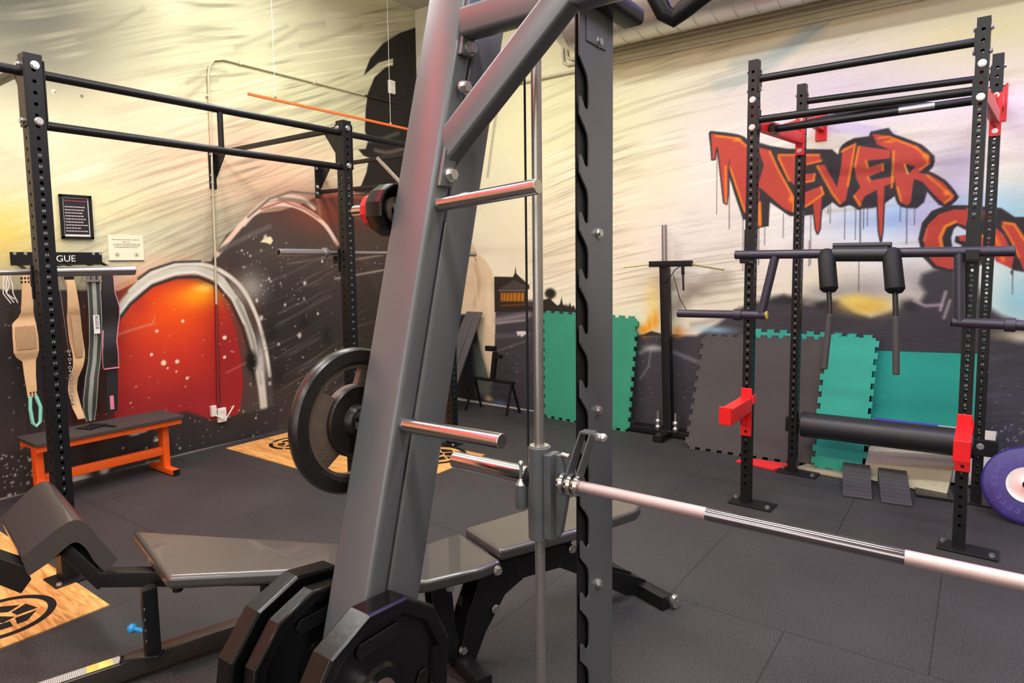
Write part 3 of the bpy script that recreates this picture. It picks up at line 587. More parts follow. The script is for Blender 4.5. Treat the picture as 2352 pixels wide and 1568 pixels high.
def wall(name, axis, const, us, zs, base, ops, thick):
    img = paint(us, zs, base, ops)
    l = img/255.; l = np.where(l <= .04045, l/12.92, ((l+.055)/1.055)**2.4)*.97
    nu, nz = len(us), len(zs); U, Z = np.meshgrid(us, zs, indexing='ij'); co = np.zeros((nu*nz, 3), np.float32)
    if axis == 'x': co[:, 1] = U.ravel()
    else: co[:, 0] = U.ravel()
    co[:, 2] = Z.ravel()
    idx = np.arange(nu*nz).reshape(nu, nz); q = np.stack([idx[:-1, :-1], idx[1:, :-1], idx[1:, 1:], idx[:-1, 1:]], -1).reshape(-1, 4)
    if axis == 'x': q = q
    else: q = q[:, :]
    # rear slab so that the wall has thickness
    n0 = nu*nz; u0, u1, z1 = us[0], us[-1], zs[-1]; t = thick
    ex = [(t, u0, 0), (t, u1, 0), (t, u1, z1), (t, u0, z1)] if axis == 'x' else [(u0, t, 0), (u1, t, 0), (u1, t, z1), (u0, t, z1)]
    co = np.vstack([co, np.array(ex, np.float32)]); q = np.vstack([q, [[n0, n0+1, n0+2, n0+3]]])
    me = bpy.data.meshes.new(name); me.vertices.add(len(co)); me.vertices.foreach_set('co', co.ravel())
    me.loops.add(q.size); me.loops.foreach_set('vertex_index', q.ravel().astype(np.int32)); me.polygons.add(len(q)); me.polygons.foreach_set('loop_start', np.arange(0, q.size, 4, dtype=np.int32))
    me.update(calc_edges=True)
    at = me.color_attributes.new('paint', 'FLOAT_COLOR', 'POINT'); col = np.ones((len(co), 4), np.float32); col[:n0, :3] = l.reshape(-1, 3); col[n0:, :3] = .5; at.data.foreach_set('color', col.ravel())
    m = bpy.data.materials.new(name+'_paint'); m.use_nodes = True; nt = m.node_tree; b = nt.nodes['Principled BSDF']
    a = nt.nodes.new('ShaderNodeAttribute'); a.attribute_name = 'paint'; tc = nt.nodes.new('ShaderNodeTexCoord'); no = nt.nodes.new('ShaderNodeTexNoise'); no.inputs['Scale'].default_value = 90; no.inputs['Detail'].default_value = 5
    mr = nt.nodes.new('ShaderNodeMapRange'); mr.inputs[3].default_value = .9; mr.inputs[4].default_value = 1.08
    vm = nt.nodes.new('ShaderNodeVectorMath'); vm.operation = 'SCALE'; L = nt.links.new
    L(tc.outputs['Object'], no.inputs['Vector']); L(no.outputs['Fac'], mr.inputs[0]); L(a.outputs['Color'], vm.inputs[0]); L(mr.outputs[0], vm.inputs['Scale']); L(vm.outputs[0], b.inputs['Base Color'])
    n2 = nt.nodes.new('ShaderNodeTexNoise'); n2.inputs['Scale'].default_value = 28; n2.inputs['Detail'].default_value = 6; L(tc.outputs['Object'], n2.inputs['Vector'])
    bp = nt.nodes.new('ShaderNodeBump'); bp.inputs['Strength'].default_value = .25; bp.inputs['Distance'].default_value = .01; L(n2.outputs['Fac'], bp.inputs['Height']); L(bp.outputs[0], b.inputs['Normal'])
    b.inputs['Roughness'].default_value = .55; b.inputs['Specular IOR Level'].default_value = .3
    me.materials.append(m); o = bpy.data.objects.new(name, me); C.objects.link(o)
    if axis == 'x': o.location.x = const
    else: o.location.y = const
    return struct(o)
H_ = 4.3
zsd = np.concatenate([np.arange(0, 4.25, .0065), [4.26, H_]])
usL = np.concatenate([np.arange(1.30, 5.40, .0065), [5.40]]); usR = np.concatenate([np.arange(-5.19, .62, .0065)])
wall('wall_left', 'x', -5.19, usL, zsd, (220, 217, 182), MURAL['L'], -.2)
wall('wall_back', 'y', 5.40, usR, zsd, (238, 234, 208), MURAL['R'], .2)
CREAM = M('cream_wall_paint', (214, 206, 170), .7, 0, .05, 3, .1, 40)
DARKW = M('dark_wall_paint', (54, 50, 52), .6, 0, .2, 6, .1, 40)
for nm, c, d in (('wall_left_front', (-5.29, -1.35, 2.15), (.2, 5.3, 4.3)), ('wall_back_right', (2.31, 5.5, 2.15), (3.4, .2, 4.3)), ('wall_right', (4.1, .7, 2.15), (.2, 9.4, 4.3))):
    mb = MB()
    x, y, z = c; sx, sy, sz = d
    hd = 1.42 if x < -5 else 1.0; mb.box((x, y, (4.3+hd)/2), (sx, sy, 4.3-hd)); mb.box((x, y, hd/2), (sx, sy, hd), mi=1)
    struct(mb.build(nm, [CREAM, DARKW], smooth=0))
mb = MB(); mb.box((-4.3, -4.1, 2.15), (1.9, .2, 4.3)); mb.box((3.1, -4.1, 2.15), (1.9, .2, 4.3)); mb.box((-.6, -4.1, .45), (5.5, .2, .9)); mb.box((-.6, -4.1, 3.98), (5.5, .2, .65))
struct(mb.build('wall_front', CREAM, smooth=0))
mb = MB()
for x in (-3.32, -1.96, -.6, .76, 2.12): mb.box((x, -4.1, 2.28), (.07, .1, 2.76))
for z in (.93, 2.3, 3.63): mb.box((-.6, -4.1, z), (5.5, .1, .07))
struct(mb.build('added_window_1', M('added_window_coat', (60, 60, 62), .5), bevel=.004))  # made-up window, unseen behind the camera, added to go with the fill light
mb = MB(); mb.box((-.6, .7, H_+.1), (9.6, 9.8, .2)); struct(mb.build('ceiling', M('ceiling_board', (196, 194, 188), .8, 0, .05, 2), smooth=0))
# floor
fm = bpy.data.materials.new('rubber_floor'); fm.use_nodes = True; nt = fm.node_tree; b = nt.nodes['Principled BSDF']; N = nt.nodes.new; L = nt.links.new
tc = N('ShaderNodeTexCoord'); n1 = N('ShaderNodeTexNoise'); n1.inputs['Scale'].default_value = 170; n1.inputs['Detail'].default_value = 2; L(tc.outputs['Object'], n1.inputs['Vector'])
cr = N('ShaderNodeValToRGB'); cr.color_ramp.elements[0].position = .3; cr.color_ramp.elements[0].color = lin((33, 32, 33)); cr.color_ramp.elements[1].position = .72; cr.color_ramp.elements[1].color = lin((76, 73, 74)); L(n1.outputs['Fac'], cr.inputs[0])
n2 = N('ShaderNodeTexNoise'); n2.inputs['Scale'].default_value = 1.3; n2.inputs['Detail'].default_value = 6; L(tc.outputs['Object'], n2.inputs['Vector'])
mr = N('ShaderNodeMapRange'); mr.inputs[1].default_value = .3; mr.inputs[2].default_value = .7; mr.inputs[3].default_value = .8; mr.inputs[4].default_value = 1.22; L(n2.outputs['Fac'], mr.inputs[0])
br = N('ShaderNodeTexBrick'); br.inputs['Scale'].default_value = 1; br.inputs['Mortar Size'].default_value = .003; br.inputs['Brick Width'].default_value = 1; br.inputs['Row Height'].default_value = 1; br.offset = .5
br.inputs['Color1'].default_value = (1, 1, 1, 1); br.inputs['Color2'].default_value = (.94, .94, .94, 1); br.inputs['Mortar'].default_value = (.45, .45, .45, 1); L(tc.outputs['Object'], br.inputs['Vector'])
v1 = N('ShaderNodeVectorMath'); v1.operation = 'SCALE'; L(cr.outputs[0], v1.inputs[0]); L(mr.outputs[0], v1.inputs['Scale'])
v2 = N('ShaderNodeVectorMath'); v2.operation = 'MULTIPLY'; L(v1.outputs[0], v2.inputs[0]); L(br.outputs[0], v2.inputs[1]); L(v2.outputs[0], b.inputs['Base Color'])
b.inputs['Roughness'].default_value = .62; b.inputs['Specular IOR Level'].default_value = .35
bp = N('ShaderNodeBump'); bp.inputs['Strength'].default_value = .25; bp.inputs['Distance'].default_value = .002; L(n1.outputs['Fac'], bp.inputs['Height']); L(bp.outputs[0], b.inputs['Normal'])
mb = MB(); mb.box((-.6, .7, -.05), (9.6, 9.8, .1)); struct(mb.build('floor', fm, smooth=0))

# ------------------------------------------------------------- training machine with guided bar (nearest thing)
sm = thing('smith_machine', (-1.0, 1.3, 0), 'charcoal smith machine with leaning twin posts, guide rod and notched upright', 'weight machine')
def py1(z): return 1.138+.265*(z-1.57)   # front face of the first leaning post
def leanpost(off, w, dpt, z0=.06, z1=2.75, xc=-1.145):
    mb = MB(); y0 = py1(z0)+off+dpt/2; y1 = py1(z1)+off+dpt/2
    mb.bar((xc, y0, z0), (xc, y1, z1), w, dpt, (1, 0, 0), .012); return mb
p1 = leanpost(0, .13, .06).build('leaning_post', GREY, sm)
p2 = leanpost(.069, .13, .112).build('leaning_post', GREY, sm)
for z in (2.055, 1.955, 1.735):
    mb = MB(); bolt(mb, (-1.07, py1(z)+.036, z), (1, 0, 0), .014, .02); mb.build('bolt', BOLT, sm)
for z0, z1 in ((2.035, 2.2), (1.705, 1.80)):
    mb = MB(); mb.prism([(-1.08, py1(z0)+.008, z0), (-1.08, py1(z0)+.056, z0), (-1.08, py1(z1)+.056, z1), (-1.08, py1(z1)+.008, z1)], (.012, 0, 0))
    mb.build('mounting_plate', GREY, sm, bevel=.004)
mb = MB(); mb.bar((-1.07, 1.30, 2.115), (.62, 1.30, 2.115), .06, .07, (0, 1, 0), .01); mb.build('top_beam', GREY, sm)
mb = MB(); mb.bar((-1.10, 1.235, 1.79), (-.775, 1.285, 2.105), .055, .072, (0, 1, 0), .01); mb.build('diagonal_brace', GREY, sm)
for z, x0, x1, dz in ((1.662, -1.385, -.79, .022), (1.145, -1.39, -.795, .004), (.588, -1.42, -.955, 0)):
    y = py1(z)+.03
    mb = MB(); mb.cyl((-1.08, y, z), (x1, y, z+dz), .0175, 28); mb.build('weight_horn', CHROME, sm, bevel=.002)
    mb = MB(); mb.cyl((-1.21, y, z), (x0, y, z), .0175, 28); mb.build('weight_horn', CHROME, sm, bevel=.002)
# notched upright: folded plate with hook notches on its near edge
mb = MB(); YN, YF = 1.533, 1.722
def notch(zb):
    k = []
    P = [(0, .122), (.012, .108), (.028, .092), (.040, .078), (.046, .062), (.048, .045), (.048, .010)]
    k += [(YN+a, zb+b) for a, b in P]
    k += [(YN+.036+.012*math.cos(t)*1, zb-.0+.010*math.sin(t)-.002) for t in [-math.pi*j/6 for j in range(1, 6)]]
    k += [(YN+.016, zb+.006), (YN+.008, zb+.017), (YN, zb+.018)]
    return k
prof = [(YN, 2.24)]; zb = 2.092
NB = [1.482+.1525*i for i in range(4, -10, -1)]
for z in NB:
    if z > 1.98:
        continue
    prof += notch(z)
prof += [(YN, .05), (YF, .05), (YF, 2.24)]
import bmesh as _b
mb.prism([(-.882, y, z) for y, z in prof], (-.005, 0, 0))
up_ = mb.build('notched_upright', GREY, sm, smooth=30)
mb = MB(); mb.box((-.8955, (YN+YF)/2, 1.145), (.005, YF-YN-.002, 2.19)); mb.box((-.8905, YF-.004, 1.145), (.006, .006, 2.19)); mb.build('inner_plate', BLACK, up_)  # black coat puts the shade inside the notches into the plate's colour
for z in (2.118, 1.599, 1.093, .574):
    mb = MB(); bolt(mb, (-.882, 1.632, z), (1, 0, 0), .011, .012); mb.build('bolt', BOLT, sm)
mb = MB(); mb.box((-.881, 1.62, 2.17), (.006, .11, .13)); mb.build('top_bracket', GREY, sm, bevel=.002)
mb = MB(); mb.bar((-.86, 1.33, 2.225), (-.86, 1.80, 2.225), .075, .05, (1, 0, 0), .015); mb.build('top_crossmember', BLACK, sm)
mb = MB(); mb.tube([(-.60, 1.27, 2.12), (-.56, 1.28, 2.055), (-.545, 1.29, 2.02), (-.53, 1.30, 2.01), (-.51, 1.30, 2.02), (-.44, 1.30, 2.055), (-.34, 1.30, 2.09)], .019, 14)
mb.build('pull_up_grip', BLACK, sm)
for x in (-.932, .46):
    mb = MB(); mb.cyl((x, 1.4, .05), (x, 1.4, 2.2), .0135, 20); mb.build('guide_rod', SATIN, sm)
mb = MB(); mb.cyl((-.957, 1.385, .95), (-.957, 1.385, 2.2), .003, 8); mb.build('cable', MATT, sm)
car = MB(); car.cyl((-.932, 1.4, .785), (-.932, 1.4, 1.035), .031, 28); car.box((-.893, 1.4, .91), (.02, .05, .225)); car.prism([(-.884, 1.40, 1.02), (-.868, 1.40, 1.02), (-.845, 1.40, .93), (-.868, 1.40, .81), (-.884, 1.40, .79)], (0, .02, 0))
cr_ = car.build('carriage', GREY, sm, bevel=.002)
mb = MB(); mb.cyl((-.932, 1.4, 1.03), (-.932, 1.4, 1.038), .026, 24); mb.build('carriage_ring', BOLT, cr_)
mb = MB(); mb.cyl((-.976, 1.378, .93), (-.976, 1.378, .865), .017, 18); mb.build('cable_anchor', GREY, cr_, bevel=.002)
mb = MB(); mb.cyl((-.976, 1.378, .93), (-.976, 1.378, .945), .015, 14, .006); mb.cyl((-.976, 1.378, .94), (-.976, 1.378, .985), .005, 12); mb.ball((-.976, 1.378, .985), .009); mb.build('anchor_eye', BOLT, cr_)
br_ = MB(); br_.cyl((-.86, 1.4, .95), (.40, 1.4, .953), .0145, 24); bar_ = br_.build('bar', M('knurled_steel', (196, 172, 170), .42, .6, .08, 300, .3, 1500), sm)
mb = MB()
mb.cyl((-.482, 1.4, .951), (-.098, 1.4, .952), .0149, 24); mb.build('smooth_centre', M('polished_steel', (150, 142, 148), .1, 1, .03), bar_)
mb = MB(); mb.cyl((-.956, 1.4, .949), (-1.228, 1.4, .948), .0245, 28); mb.build('bar_sleeve', CHROME, bar_, bevel=.002)
mb = MB(); mb.cyl((-.965, 1.4, .949), (-.95, 1.4, .949), .03, 24); mb.build('sleeve_collar', RUBBER, bar_)
mb = MB()
for x in (-.858, -.835, -.815): mb.lathe([(.016, -.008), (.026, -.008), (.029, 0), (.026, .008), (.016, .008)], (x, 1.4, .951), (1, 0, 0), 24)
mb.build('bearing_ring', CHROME, bar_)
mb = MB(); mb.cyl((-.868, 1.41, 1.02), (-.845, 1.41, 1.018), .007, 12); mb.build('stop_pin', BOLT, sm)
lv = MB()
for dx in (-.855, -.826):
    lv.prism([(dx, 1.385, .945), (dx, 1.43, .945), (dx+.038, 1.445, 1.085), (dx+.038, 1.412, 1.09)], (.005, 0, 0))
lv.box((-.8, 1.427, 1.086), (.034, .03, .006))
l_ = lv.build('hook_lever', GREY, sm, bevel=.001)
mb = MB(); mb.cyl((-.80, 1.45, 1.07), (-.77, 1.452, 1.07), .011, 18); mb.ball((-.77, 1.452, 1.07), .012); mb.build('hook_pin', BOLT, l_)
mb = MB(); mb.bar((-1.145, .62, .035), (-1.145, 1.62, .035), .09, .06, (1, 0, 0), .008); mb.bar((-1.10, 1.70, .035), (.55, 1.70, .035), .08, .06, (0, 1, 0), .008); mb.bar((-1.145, 1.58, .034), (-1.07, 1.70, .034), .08, .058, (0, 1, 0), .008); mb.bar((-.932, 1.38, .034), (-.932, 1.68, .034), .06, .056, (1, 0, 0), .008)
mb.bar((.46, 1.3, .034), (.46, 1.68, .034), .08, .058, (1, 0, 0), .008); mb.build('base_frame', GREY, sm)
mb = MB(); mb.box((.50, 1.63, 1.15), (.02, .19, 2.2)); mb.build('rear_upright', GREY, sm, bevel=.003)
mb = MB(); mb.cyl((.46, 1.4, .785), (.46, 1.4, 1.035), .031, 24); mb.box((.43, 1.4, .93), (.06, .05, .1)); mb.build('carriage', GREY, sm)

# ---- plates on the horns
def dodec(name, x0, x1, y, z, R, label, mat, group=None, ph=.5, cat='weight plate', handle=True):
    t = thing(name, ((x0+x1)/2, y, z-R), label, cat, group); w = (x1-x0)/2; xc = (x0+x1)/2
    rh = .026 if R > .1 else .02
    mb = MB(); mb.lathe([(rh, -w*.55), (R*.30, -w*.55), (R*.34, -w*.35), (R*.80, -w*.35), (R*.84, -w*.9), (R*.97, -w), (R, -w*.8), (R, w*.8), (R*.97, w), (R*.84, w*.9), (R*.80, w*.35), (R*.34, w*.35), (R*.30, w*.55), (rh, w*.55)], (xc, y, z), (1, 0, 0), 12, ph=ph)
    mb.build('plate_body', mat, t, bevel=.002, smooth=20)
    if handle:
        for a in (90, 210, 330):
            m2 = MB(); q = math.radians(a); cy, cz = math.cos(q), math.sin(q)
            pr = []
            for u, v in ((-.055, -.018), (.055, -.018), (.065, 0), (.055, .018), (-.055, .018), (-.065, 0)):
                rr = R*.60+v; pr.append((xc+w*.36, y+cy*rr-cz*u, z+cz*rr+cy*u))
            m2.prism(pr, (.006, 0, 0)); m2.build('grip_slot', MATT, t, bevel=.003)
    m3 = MB(); m3.lathe([(rh-.002, -w*.62), (rh+.014, -w*.62), (rh+.014, w*.62), (rh-.002, w*.62)], (xc, y, z), (1, 0, 0), 32); m3.build('hub_ring', IRON, t)
    return t
GLOSS = M('glossy_urethane', (12, 11, 12), .24, 0, .2, 10, .1, 60, spec=.35)
yl = py1(.60)+.03; ZL = .588
dodec('weight_plate', -1.074, -1.008, yl-.002, ZL-.008, .213, 'glossy black twelve-sided plate on the right side of the leaning post, bottom centre', GLOSS, ph=.35)
dodec('weight_plate', -1.262, -1.218, yl-.002, ZL-.008, .192, 'black twelve-sided plate on the left lower horn, inner of the two next to the post', GLOSS, ph=.2)
dodec('weight_plate', -1.33, -1.272, yl-.002, ZL-.010, .215, 'larger black twelve-sided plate, outermost on the left lower horn', GLOSS, ph=.2, handle=False)
yu = py1(1.655)+.03
dodec('change_plate', -1.272, -1.214, yu, 1.657, .068, 'small black twelve-sided change plate high on the leaning post', GLOSS, handle=False)
dodec('change_plate', -1.318, -1.280, yu, 1.659, .046, 'small faceted change plate coloured with red reflected light, outermost on the high left horn', M('red_lit_urethane', (196, 22, 40), .3, 0, .05), handle=False)  # red reflected light is put into this plate's colour
ym = py1(1.148)+.03
t = thing('weight_plate', (-1.262, ym, .93), 'round rubber-rimmed iron plate marked 10 kg hanging left of the leaning post', 'weight plate')
mb = MB(); mb.lathe([(.140, -.012), (.150, -.020), (.176, -.018), (.182, -.008), (.182, .008), (.176, .018), (.150, .020), (.140, .012)], (-1.262, ym, 1.132), (1, 0, 0), 72); mb.build('rubber_rim', RUBBER, t)
mb = MB(); n = 60
def gripout(a):
    for c in (5, 108, 262):
        d = abs((math.degrees(a)-c+180) % 360-180)
        if d < 29: return True
    return False
vs = []; fs = []
for i in range(n):
    a = 2*math.pi*i/n; g = gripout(a); ro = 0
    for r, h in ((.024, -.012), (.086, -.012), (.090 if g else .134, -.008), (.090 if g else .134, .008), (.086, .012), (.024, .012)): vs.append((-1.262+h, ym+math.cos(a)*r, 1.132+math.sin(a)*r))
for i in range(n):
    for j in range(6): fs.append((i*6+j, i*6+(j+1) % 6, ((i+1) % n)*6+(j+1) % 6, ((i+1) % n)*6+j))
mb.add(vs, fs); mb.lathe([(.132, -.010), (.142, -.012), (.142, .012), (.132, .010)], (-1.262, ym, 1.132), (1, 0, 0), 72)
mb.build('iron_web', IRON, t, smooth=30)
mb = MB(); mb.lathe([(.024, .008), (.090, .008), (.090, .020), (.086, .024), (.082, .020), (.044, .018), (.036, .036), (.024, .036)], (-1.262, ym, 1.132), (1, 0, 0), 48); mb.build('hub', M('worn_dark_iron', (44, 38, 36), .32, .3, .3, 30, .3, 120), t)
mb = MB()
for ch, dz, dy in (('K', .016, -.112), ('G', -.016, -.112), ('1', -.050, -.104), ('0', -.064, -.100)):
    mb.text(ch, .030, (-1.2535, ym+dy, 1.132+dz), (0, .0, -1), (0, 1, 0), .0022)
mb.build('raised_lettering', M('highlight_iron', (122, 104, 90), .45, .4, .1), t, smooth=0)  # highlights on the raised letters put into a lighter iron colour

# ------------------------------------------------------------- benches
def slab(pts, z0, z1, name, mats, parent, bev=.018):
    mb = MB(); mb.prism([(x, y, z0) for x, y in pts], (0, 0, z1-z0)); return mb.build(name, mats, parent, bevel=bev, seg=4, smooth=60)
b1 = thing('preacher_bench', (-2.45, 1.05, 0), 'black padded bench with a curved preacher arm pad at its left end', 'bench')
slab([(-2.79, 1.165), (-2.26, 1.045), (-1.80, 1.44), (-1.90, 1.61)], .392, .445, 'long_pad', VINYL, b1, .02)
d = V((.81, .585, 0)); lat = V((.986, -.165, 0))
mb = MB(); mb.bar((-2.67, 1.0, .345), (-1.95, 1.52, .345), .05, .06, (.585, -.81, 0), .004); mb.build('spine_tube', BLACK, b1)
mb = MB(); mb.bar((-2.66, 1.012, .325), (-2.80, .918, .49), .05, .062, (.585, -.81, 0), .004); mb.build('neck_tube', BLACK, b1)
A0 = V((-2.567, 1.016, 0))
prof = [(-.358, .443), (-.30, .492), (-.242, .535), (-.205, .562), (-.18, .577), (-.158, .587), (-.137, .590), (-.118, .585), (-.10, .570), (-.08, .545), (-.036, .484), (.002, .435), (-.048, .39), (-.07, .41), (-.086, .428), (-.105, .468), (-.118, .485), (-.129, .495), (-.142, .503), (-.155, .504), (-.172, .497), (-.20, .475), (-.25, .43), (-.335, .375)]
mb = MB(); nv = len(prof)
vs = []
for (a, z) in prof:
    p = A0+d*a; vs.append((p.x, p.y, z))
for (a, z) in prof:
    p = A0+d*a-lat*(.52+.10*max(0, min(1, (z-.40)/.19))); vs.append((p.x, p.y, z))
mb.add(vs, [(i, (i+1) % nv, nv+(i+1) % nv, nv+i) for i in range(nv)])
for B in (0, nv):
    mb.add([vs[B+i] for i in range(nv)], [(i, i+1, nv-2-i, nv-1-i) for i in range(nv//2-1)])
mb.build('arm_pad', VINYL, b1, bevel=.010, seg=3, smooth=50)
def PD(a, z, o=0): p = A0+d*a-lat*o; return (p.x, p.y, z)
mb = MB(); mb.prism([PD(a, z, .02) for a, z in [(-.20, .455), (-.33, .37), (-.321, .355), (-.366, .299), (-.47, .345), (-.60, .36), (-.60, .46), (-.44, .44), (-.33, .40)]], tuple(-lat*.14)); mb.build('arm_pad_bracket', MATT, b1, bevel=.004)
mb = MB(); mb.bar((-2.432, 1.062, .09), (-2.437, 1.062, .345), .042, .05, (.97, -.2, 0), .003)
co = mb.build('adjusting_column', BLACK, b1)
for z in (.16, .20, .24, .28): MB().box((-2.423, 1.0365, z), (.018, .004, .008), rotz(-.2)).build('column_hole', M('bare_metal', (120, 118, 112), .5, .5), co)
mb = MB(); mb.cyl((-2.45, 1.055, .175), (-2.515, 1.035, .175), .008, 12); mb.ball((-2.52, 1.033, .175), .018); mb.build('blue_knob', M('blue_plastic', (30, 140, 200), .4), b1)['label'] = 'blue adjusting knob'
mb = MB(); mb.tube([(-2.50, .985, .096), (-2.47, .965, .10), (-2.385, 1.06, .10), (-2.41, 1.09, .10)], .005, 8); mb.build('pin_clip', MATT, b1)
r0_, r1_ = V((-2.66, .42, .055)), V((-2.36, 1.45, .055))
mb = MB(); mb.bar(r0_, r1_, .065, .07, (.96, -.28, 0), .005); rl = mb.build('base_rail', M('dark_grey_coat', (58, 50, 46), .35, .2), b1)
mb = MB(); dd = (r1_-r0_).normalized(); nn = V((.96, -.28, 0))
def onrail(a, b): p = r0_+dd*a; return [tuple(p+nn*.024+V((0, 0, .0372))), tuple(p-nn*.024+V((0, 0, .0372))), tuple(p+dd*b-nn*.024+V((0, 0, .0372))), tuple(p+dd*b+nn*.024+V((0, 0, .0372)))]
mb.add(onrail(.18, .40), [(0, 1, 2, 3)]); mb.add([(x, y, z+.0004) for x, y, z in onrail(.475, .035)], [(0, 1, 2, 3)], 1); mb.add([(x, y, z+.0004) for x, y, z in onrail(.512, .045)], [(0, 1, 2, 3)], 2); mb.add(onrail(.30, .03), [(0, 1, 2, 3)], 3)
mb.add([(x, y, z+.0003) for x, y, z in onrail(.20, .09)], [(0, 1, 2, 3)], 3)
for k in range(26): mb.add([(x, y, z+.0003) for x, y, z in onrail(.335+k*.006, .0022)], [(0, 1, 2, 3)], 4)
mb.build('instruction_sticker', [M('sticker_grey', (176, 176, 170), .5), M('sticker_amber', (226, 184, 90), .5), M('sticker_green', (208, 214, 120), .5), M('sticker_white', (224, 224, 220), .5), M('sticker_print', (120, 120, 116), .6)], rl, smooth=0)
mb = MB(); mb.bar((-2.70, .44, .03), (-2.45, .37, .03), .06, .06, (0, 1, 0), .005); mb.build('foot_bar', BLACK, b1)
mb = MB(); mb.bar((-2.12, 1.35, .012), (-2.12, 1.35, .34), .045, .05, (1, 0, 0), .003); mb.build('rear_column', BLACK, b1)
for x, y in ((-2.47, 1.08), (-2.38, 1.14)):
    mb = MB(); mb.cyl((x, y, .318), (x, y, .336), .018, 14); mb.build('bolt', MATT, b1)

b2 = thing('adjustable_bench', (-1.4, 2.05, 0), 'black adjustable bench with split seat and back pads behind the guide rod', 'bench')
ax = V((.335, .942, 0)); nx = V((.942, -.335, 0)); o2 = V((-1.52, 1.88, 0))
def q2(a, l): p = o2+ax*a+nx*l; return (p.x, p.y)
slab([q2(0, -.135), q2(0, .125), q2(.33, .15), q2(.68, .15), q2(.74, .12), q2(.74, -.115), q2(.68, -.15), q2(.3, -.145)], .415, .462, 'back_pad', VINYL, b2, .016)
slab([q2(-.005, -.15), q2(-.005, .145), q2(-.10, .155), q2(-.30, .13), q2(-.38, .09), q2(-.38, -.09), q2(-.30, -.13), q2(-.10, -.155)], .388, .435, 'seat_pad', VINYL, b2, .016)
def P3(a, l, z): x, y = q2(a, l); return (x, y, z)
mb = MB()
for l in (-.045, .045):
    pr = [(-.02, .38), (.10, .37), (.36, .36), (.48, .30), (.64, .17), (.84, .07), (.84, .0), (.72, .03), (.46, .20), (.34, .27), (.16, .28), (.07, .24), (-.02, .12), (-.08, .0), (-.15, .0), (-.10, .20)]
    mb.prism([P3(a, l, z) for a, z in pr], tuple(nx*.008))
mb.build('arched_frame', BLACK, b2, bevel=.002)
mb = MB()
for l in (-.03, .03):
    mb.prism([P3(a, l, z) for a, z in [(-.24, .37), (-.16, .37), (-.14, .15), (-.10, .06), (-.16, .02), (-.22, .12)]], tuple(nx*.006))
mb.bar(P3(-.30, -.10, .36), P3(.05, .0, .36), .05, .03, tuple(nx), .004); mb.build('seat_support', BLACK, b2)
mb = MB(); mb.bar(P3(.82, -.20, .035), P3(.82, .20, .035), .06, .055, tuple(ax), .004); mb.build('rear_foot', BLACK, b2)
for s in (-.21, .21):
    mb = MB(); mb.lathe([(.008, -.010), (.028, -.010), (.028, .010), (.008, .010)], P3(.86, s, .03), tuple(nx), 22); mb.build('transport_wheel', BOLT, b2)
mb = MB(); mb.bar(P3(-.12, -.20, .03), P3(-.12, .20, .03), .06, .05, tuple(ax), .004); mb.build('front_foot', BLACK, b2)
for a, l, z in ((-.03, .152, .405), (.40, .056, .335), (.02, .056, .20), (-.12, .045, .08), (-.17, .045, .34)):
    mb = MB(); bolt(mb, P3(a, l, z), nx, .014, .014); mb.build('bolt', BOLT, b2)
mb = MB(); mb.prism([P3(a, .02, z) for a, z in [(.18, .365), (.18, .30), (.22, .335), (.26, .335), (.27, .28), (.31, .335), (.36, .335), (.38, .27), (.43, .365)]], tuple(nx*.01)); mb.build('ladder_bracket', BLACK, b2)
mb = MB(); mb.bar(P3(-.10, 0, .24), P3(.02, 0, .22), .03, .03, tuple(nx), .003); mb.build('support_strut', BLACK, b2)

# ------------------------------------------------------------- wall-mounted rig on the left
rig = thing('wall_mounted_rig', (-3.57, 2.6, 0), 'black wall-mounted pull-up rig of perforated uprights along the left wall', 'rig')
XR, XW = -3.57, -5.19
for i, y in enumerate((1.19, 2.99, 4.04)):
    mb = MB(); upright(mb, XR, y, .012, 2.49, a=.0, w=.072, numside=1)
    u_ = mb.build('upright', [BLACK, MARK], rig, smooth=30)
    mb = MB(); mb.box((XR, y, .006), (.16, .16, .012)); mb.build('base_plate', BLACK, u_, bevel=.002)
    for z in (2.44, 2.19):
        bo(u_, (XR-.01, y-.043, z), (0, -1, 0), .013, .012); bo(u_, (XR+.036, y+.005, z), (1, 0, 0), .015, .012)
    for dx, dy in ((-.06, .06), (.06, -.06)): bo(u_, (XR+dx, y+dy, .012), (0, 0, 1), .011, .012)
    for sx in (-1, 1): mb = MB(); mb.box((XR, y+sx*.040, 2.315), (.084, .006, .30)); mb.build('bar_flange', BLACK, u_, bevel=.002)
    za = 2.445
    mb = MB(); mb.bar((XR-.04, y, za), (XW+.01, y, za), .035, .034, (0, 1, 0), .004); arm = mb.build('wall_arm', BLACK, rig)
    mb = MB(); mb.prism([(XR-.04, y-.003, za-.02), (XR-.20, y-.003, za-.02), (XR-.04, y-.003, za-.22)], (0, .006, 0)); mb.build('gusset', BLACK, arm)
    mb = MB(); mb.box((XW+.006, y-.03, 2.315), (.01, .06, .32)); mb.build('wall_plate', BLACK, arm, bevel=.002)
    mb = MB(); mb.prism([(XW+.01, y-.003, za-.02), (XW+.16, y-.003, za-.02), (XW+.01, y-.003, za-.2)], (0, .006, 0)); mb.build('gusset', BLACK, arm)
    for z in (2.2, 2.26, 2.43): bo(arm, (XW+.011, y-.04, z), (1, 0, 0), .012, .01)
    if i == 2:
        mb = MB(); mb.bar((XR-.04, y, 2.19), (XW+.01, y, 2.215), .035, .035, (0, 1, 0), .004); mb.build('lower_arm', BLACK, rig)
        mb = MB(); mb.bar((-4.36, y-.02, 2.45), (-4.07, y-.02, 2.20), .02, .03, (0, 1, 0), .003); mb.build('diagonal_tie', SATIN, rig)
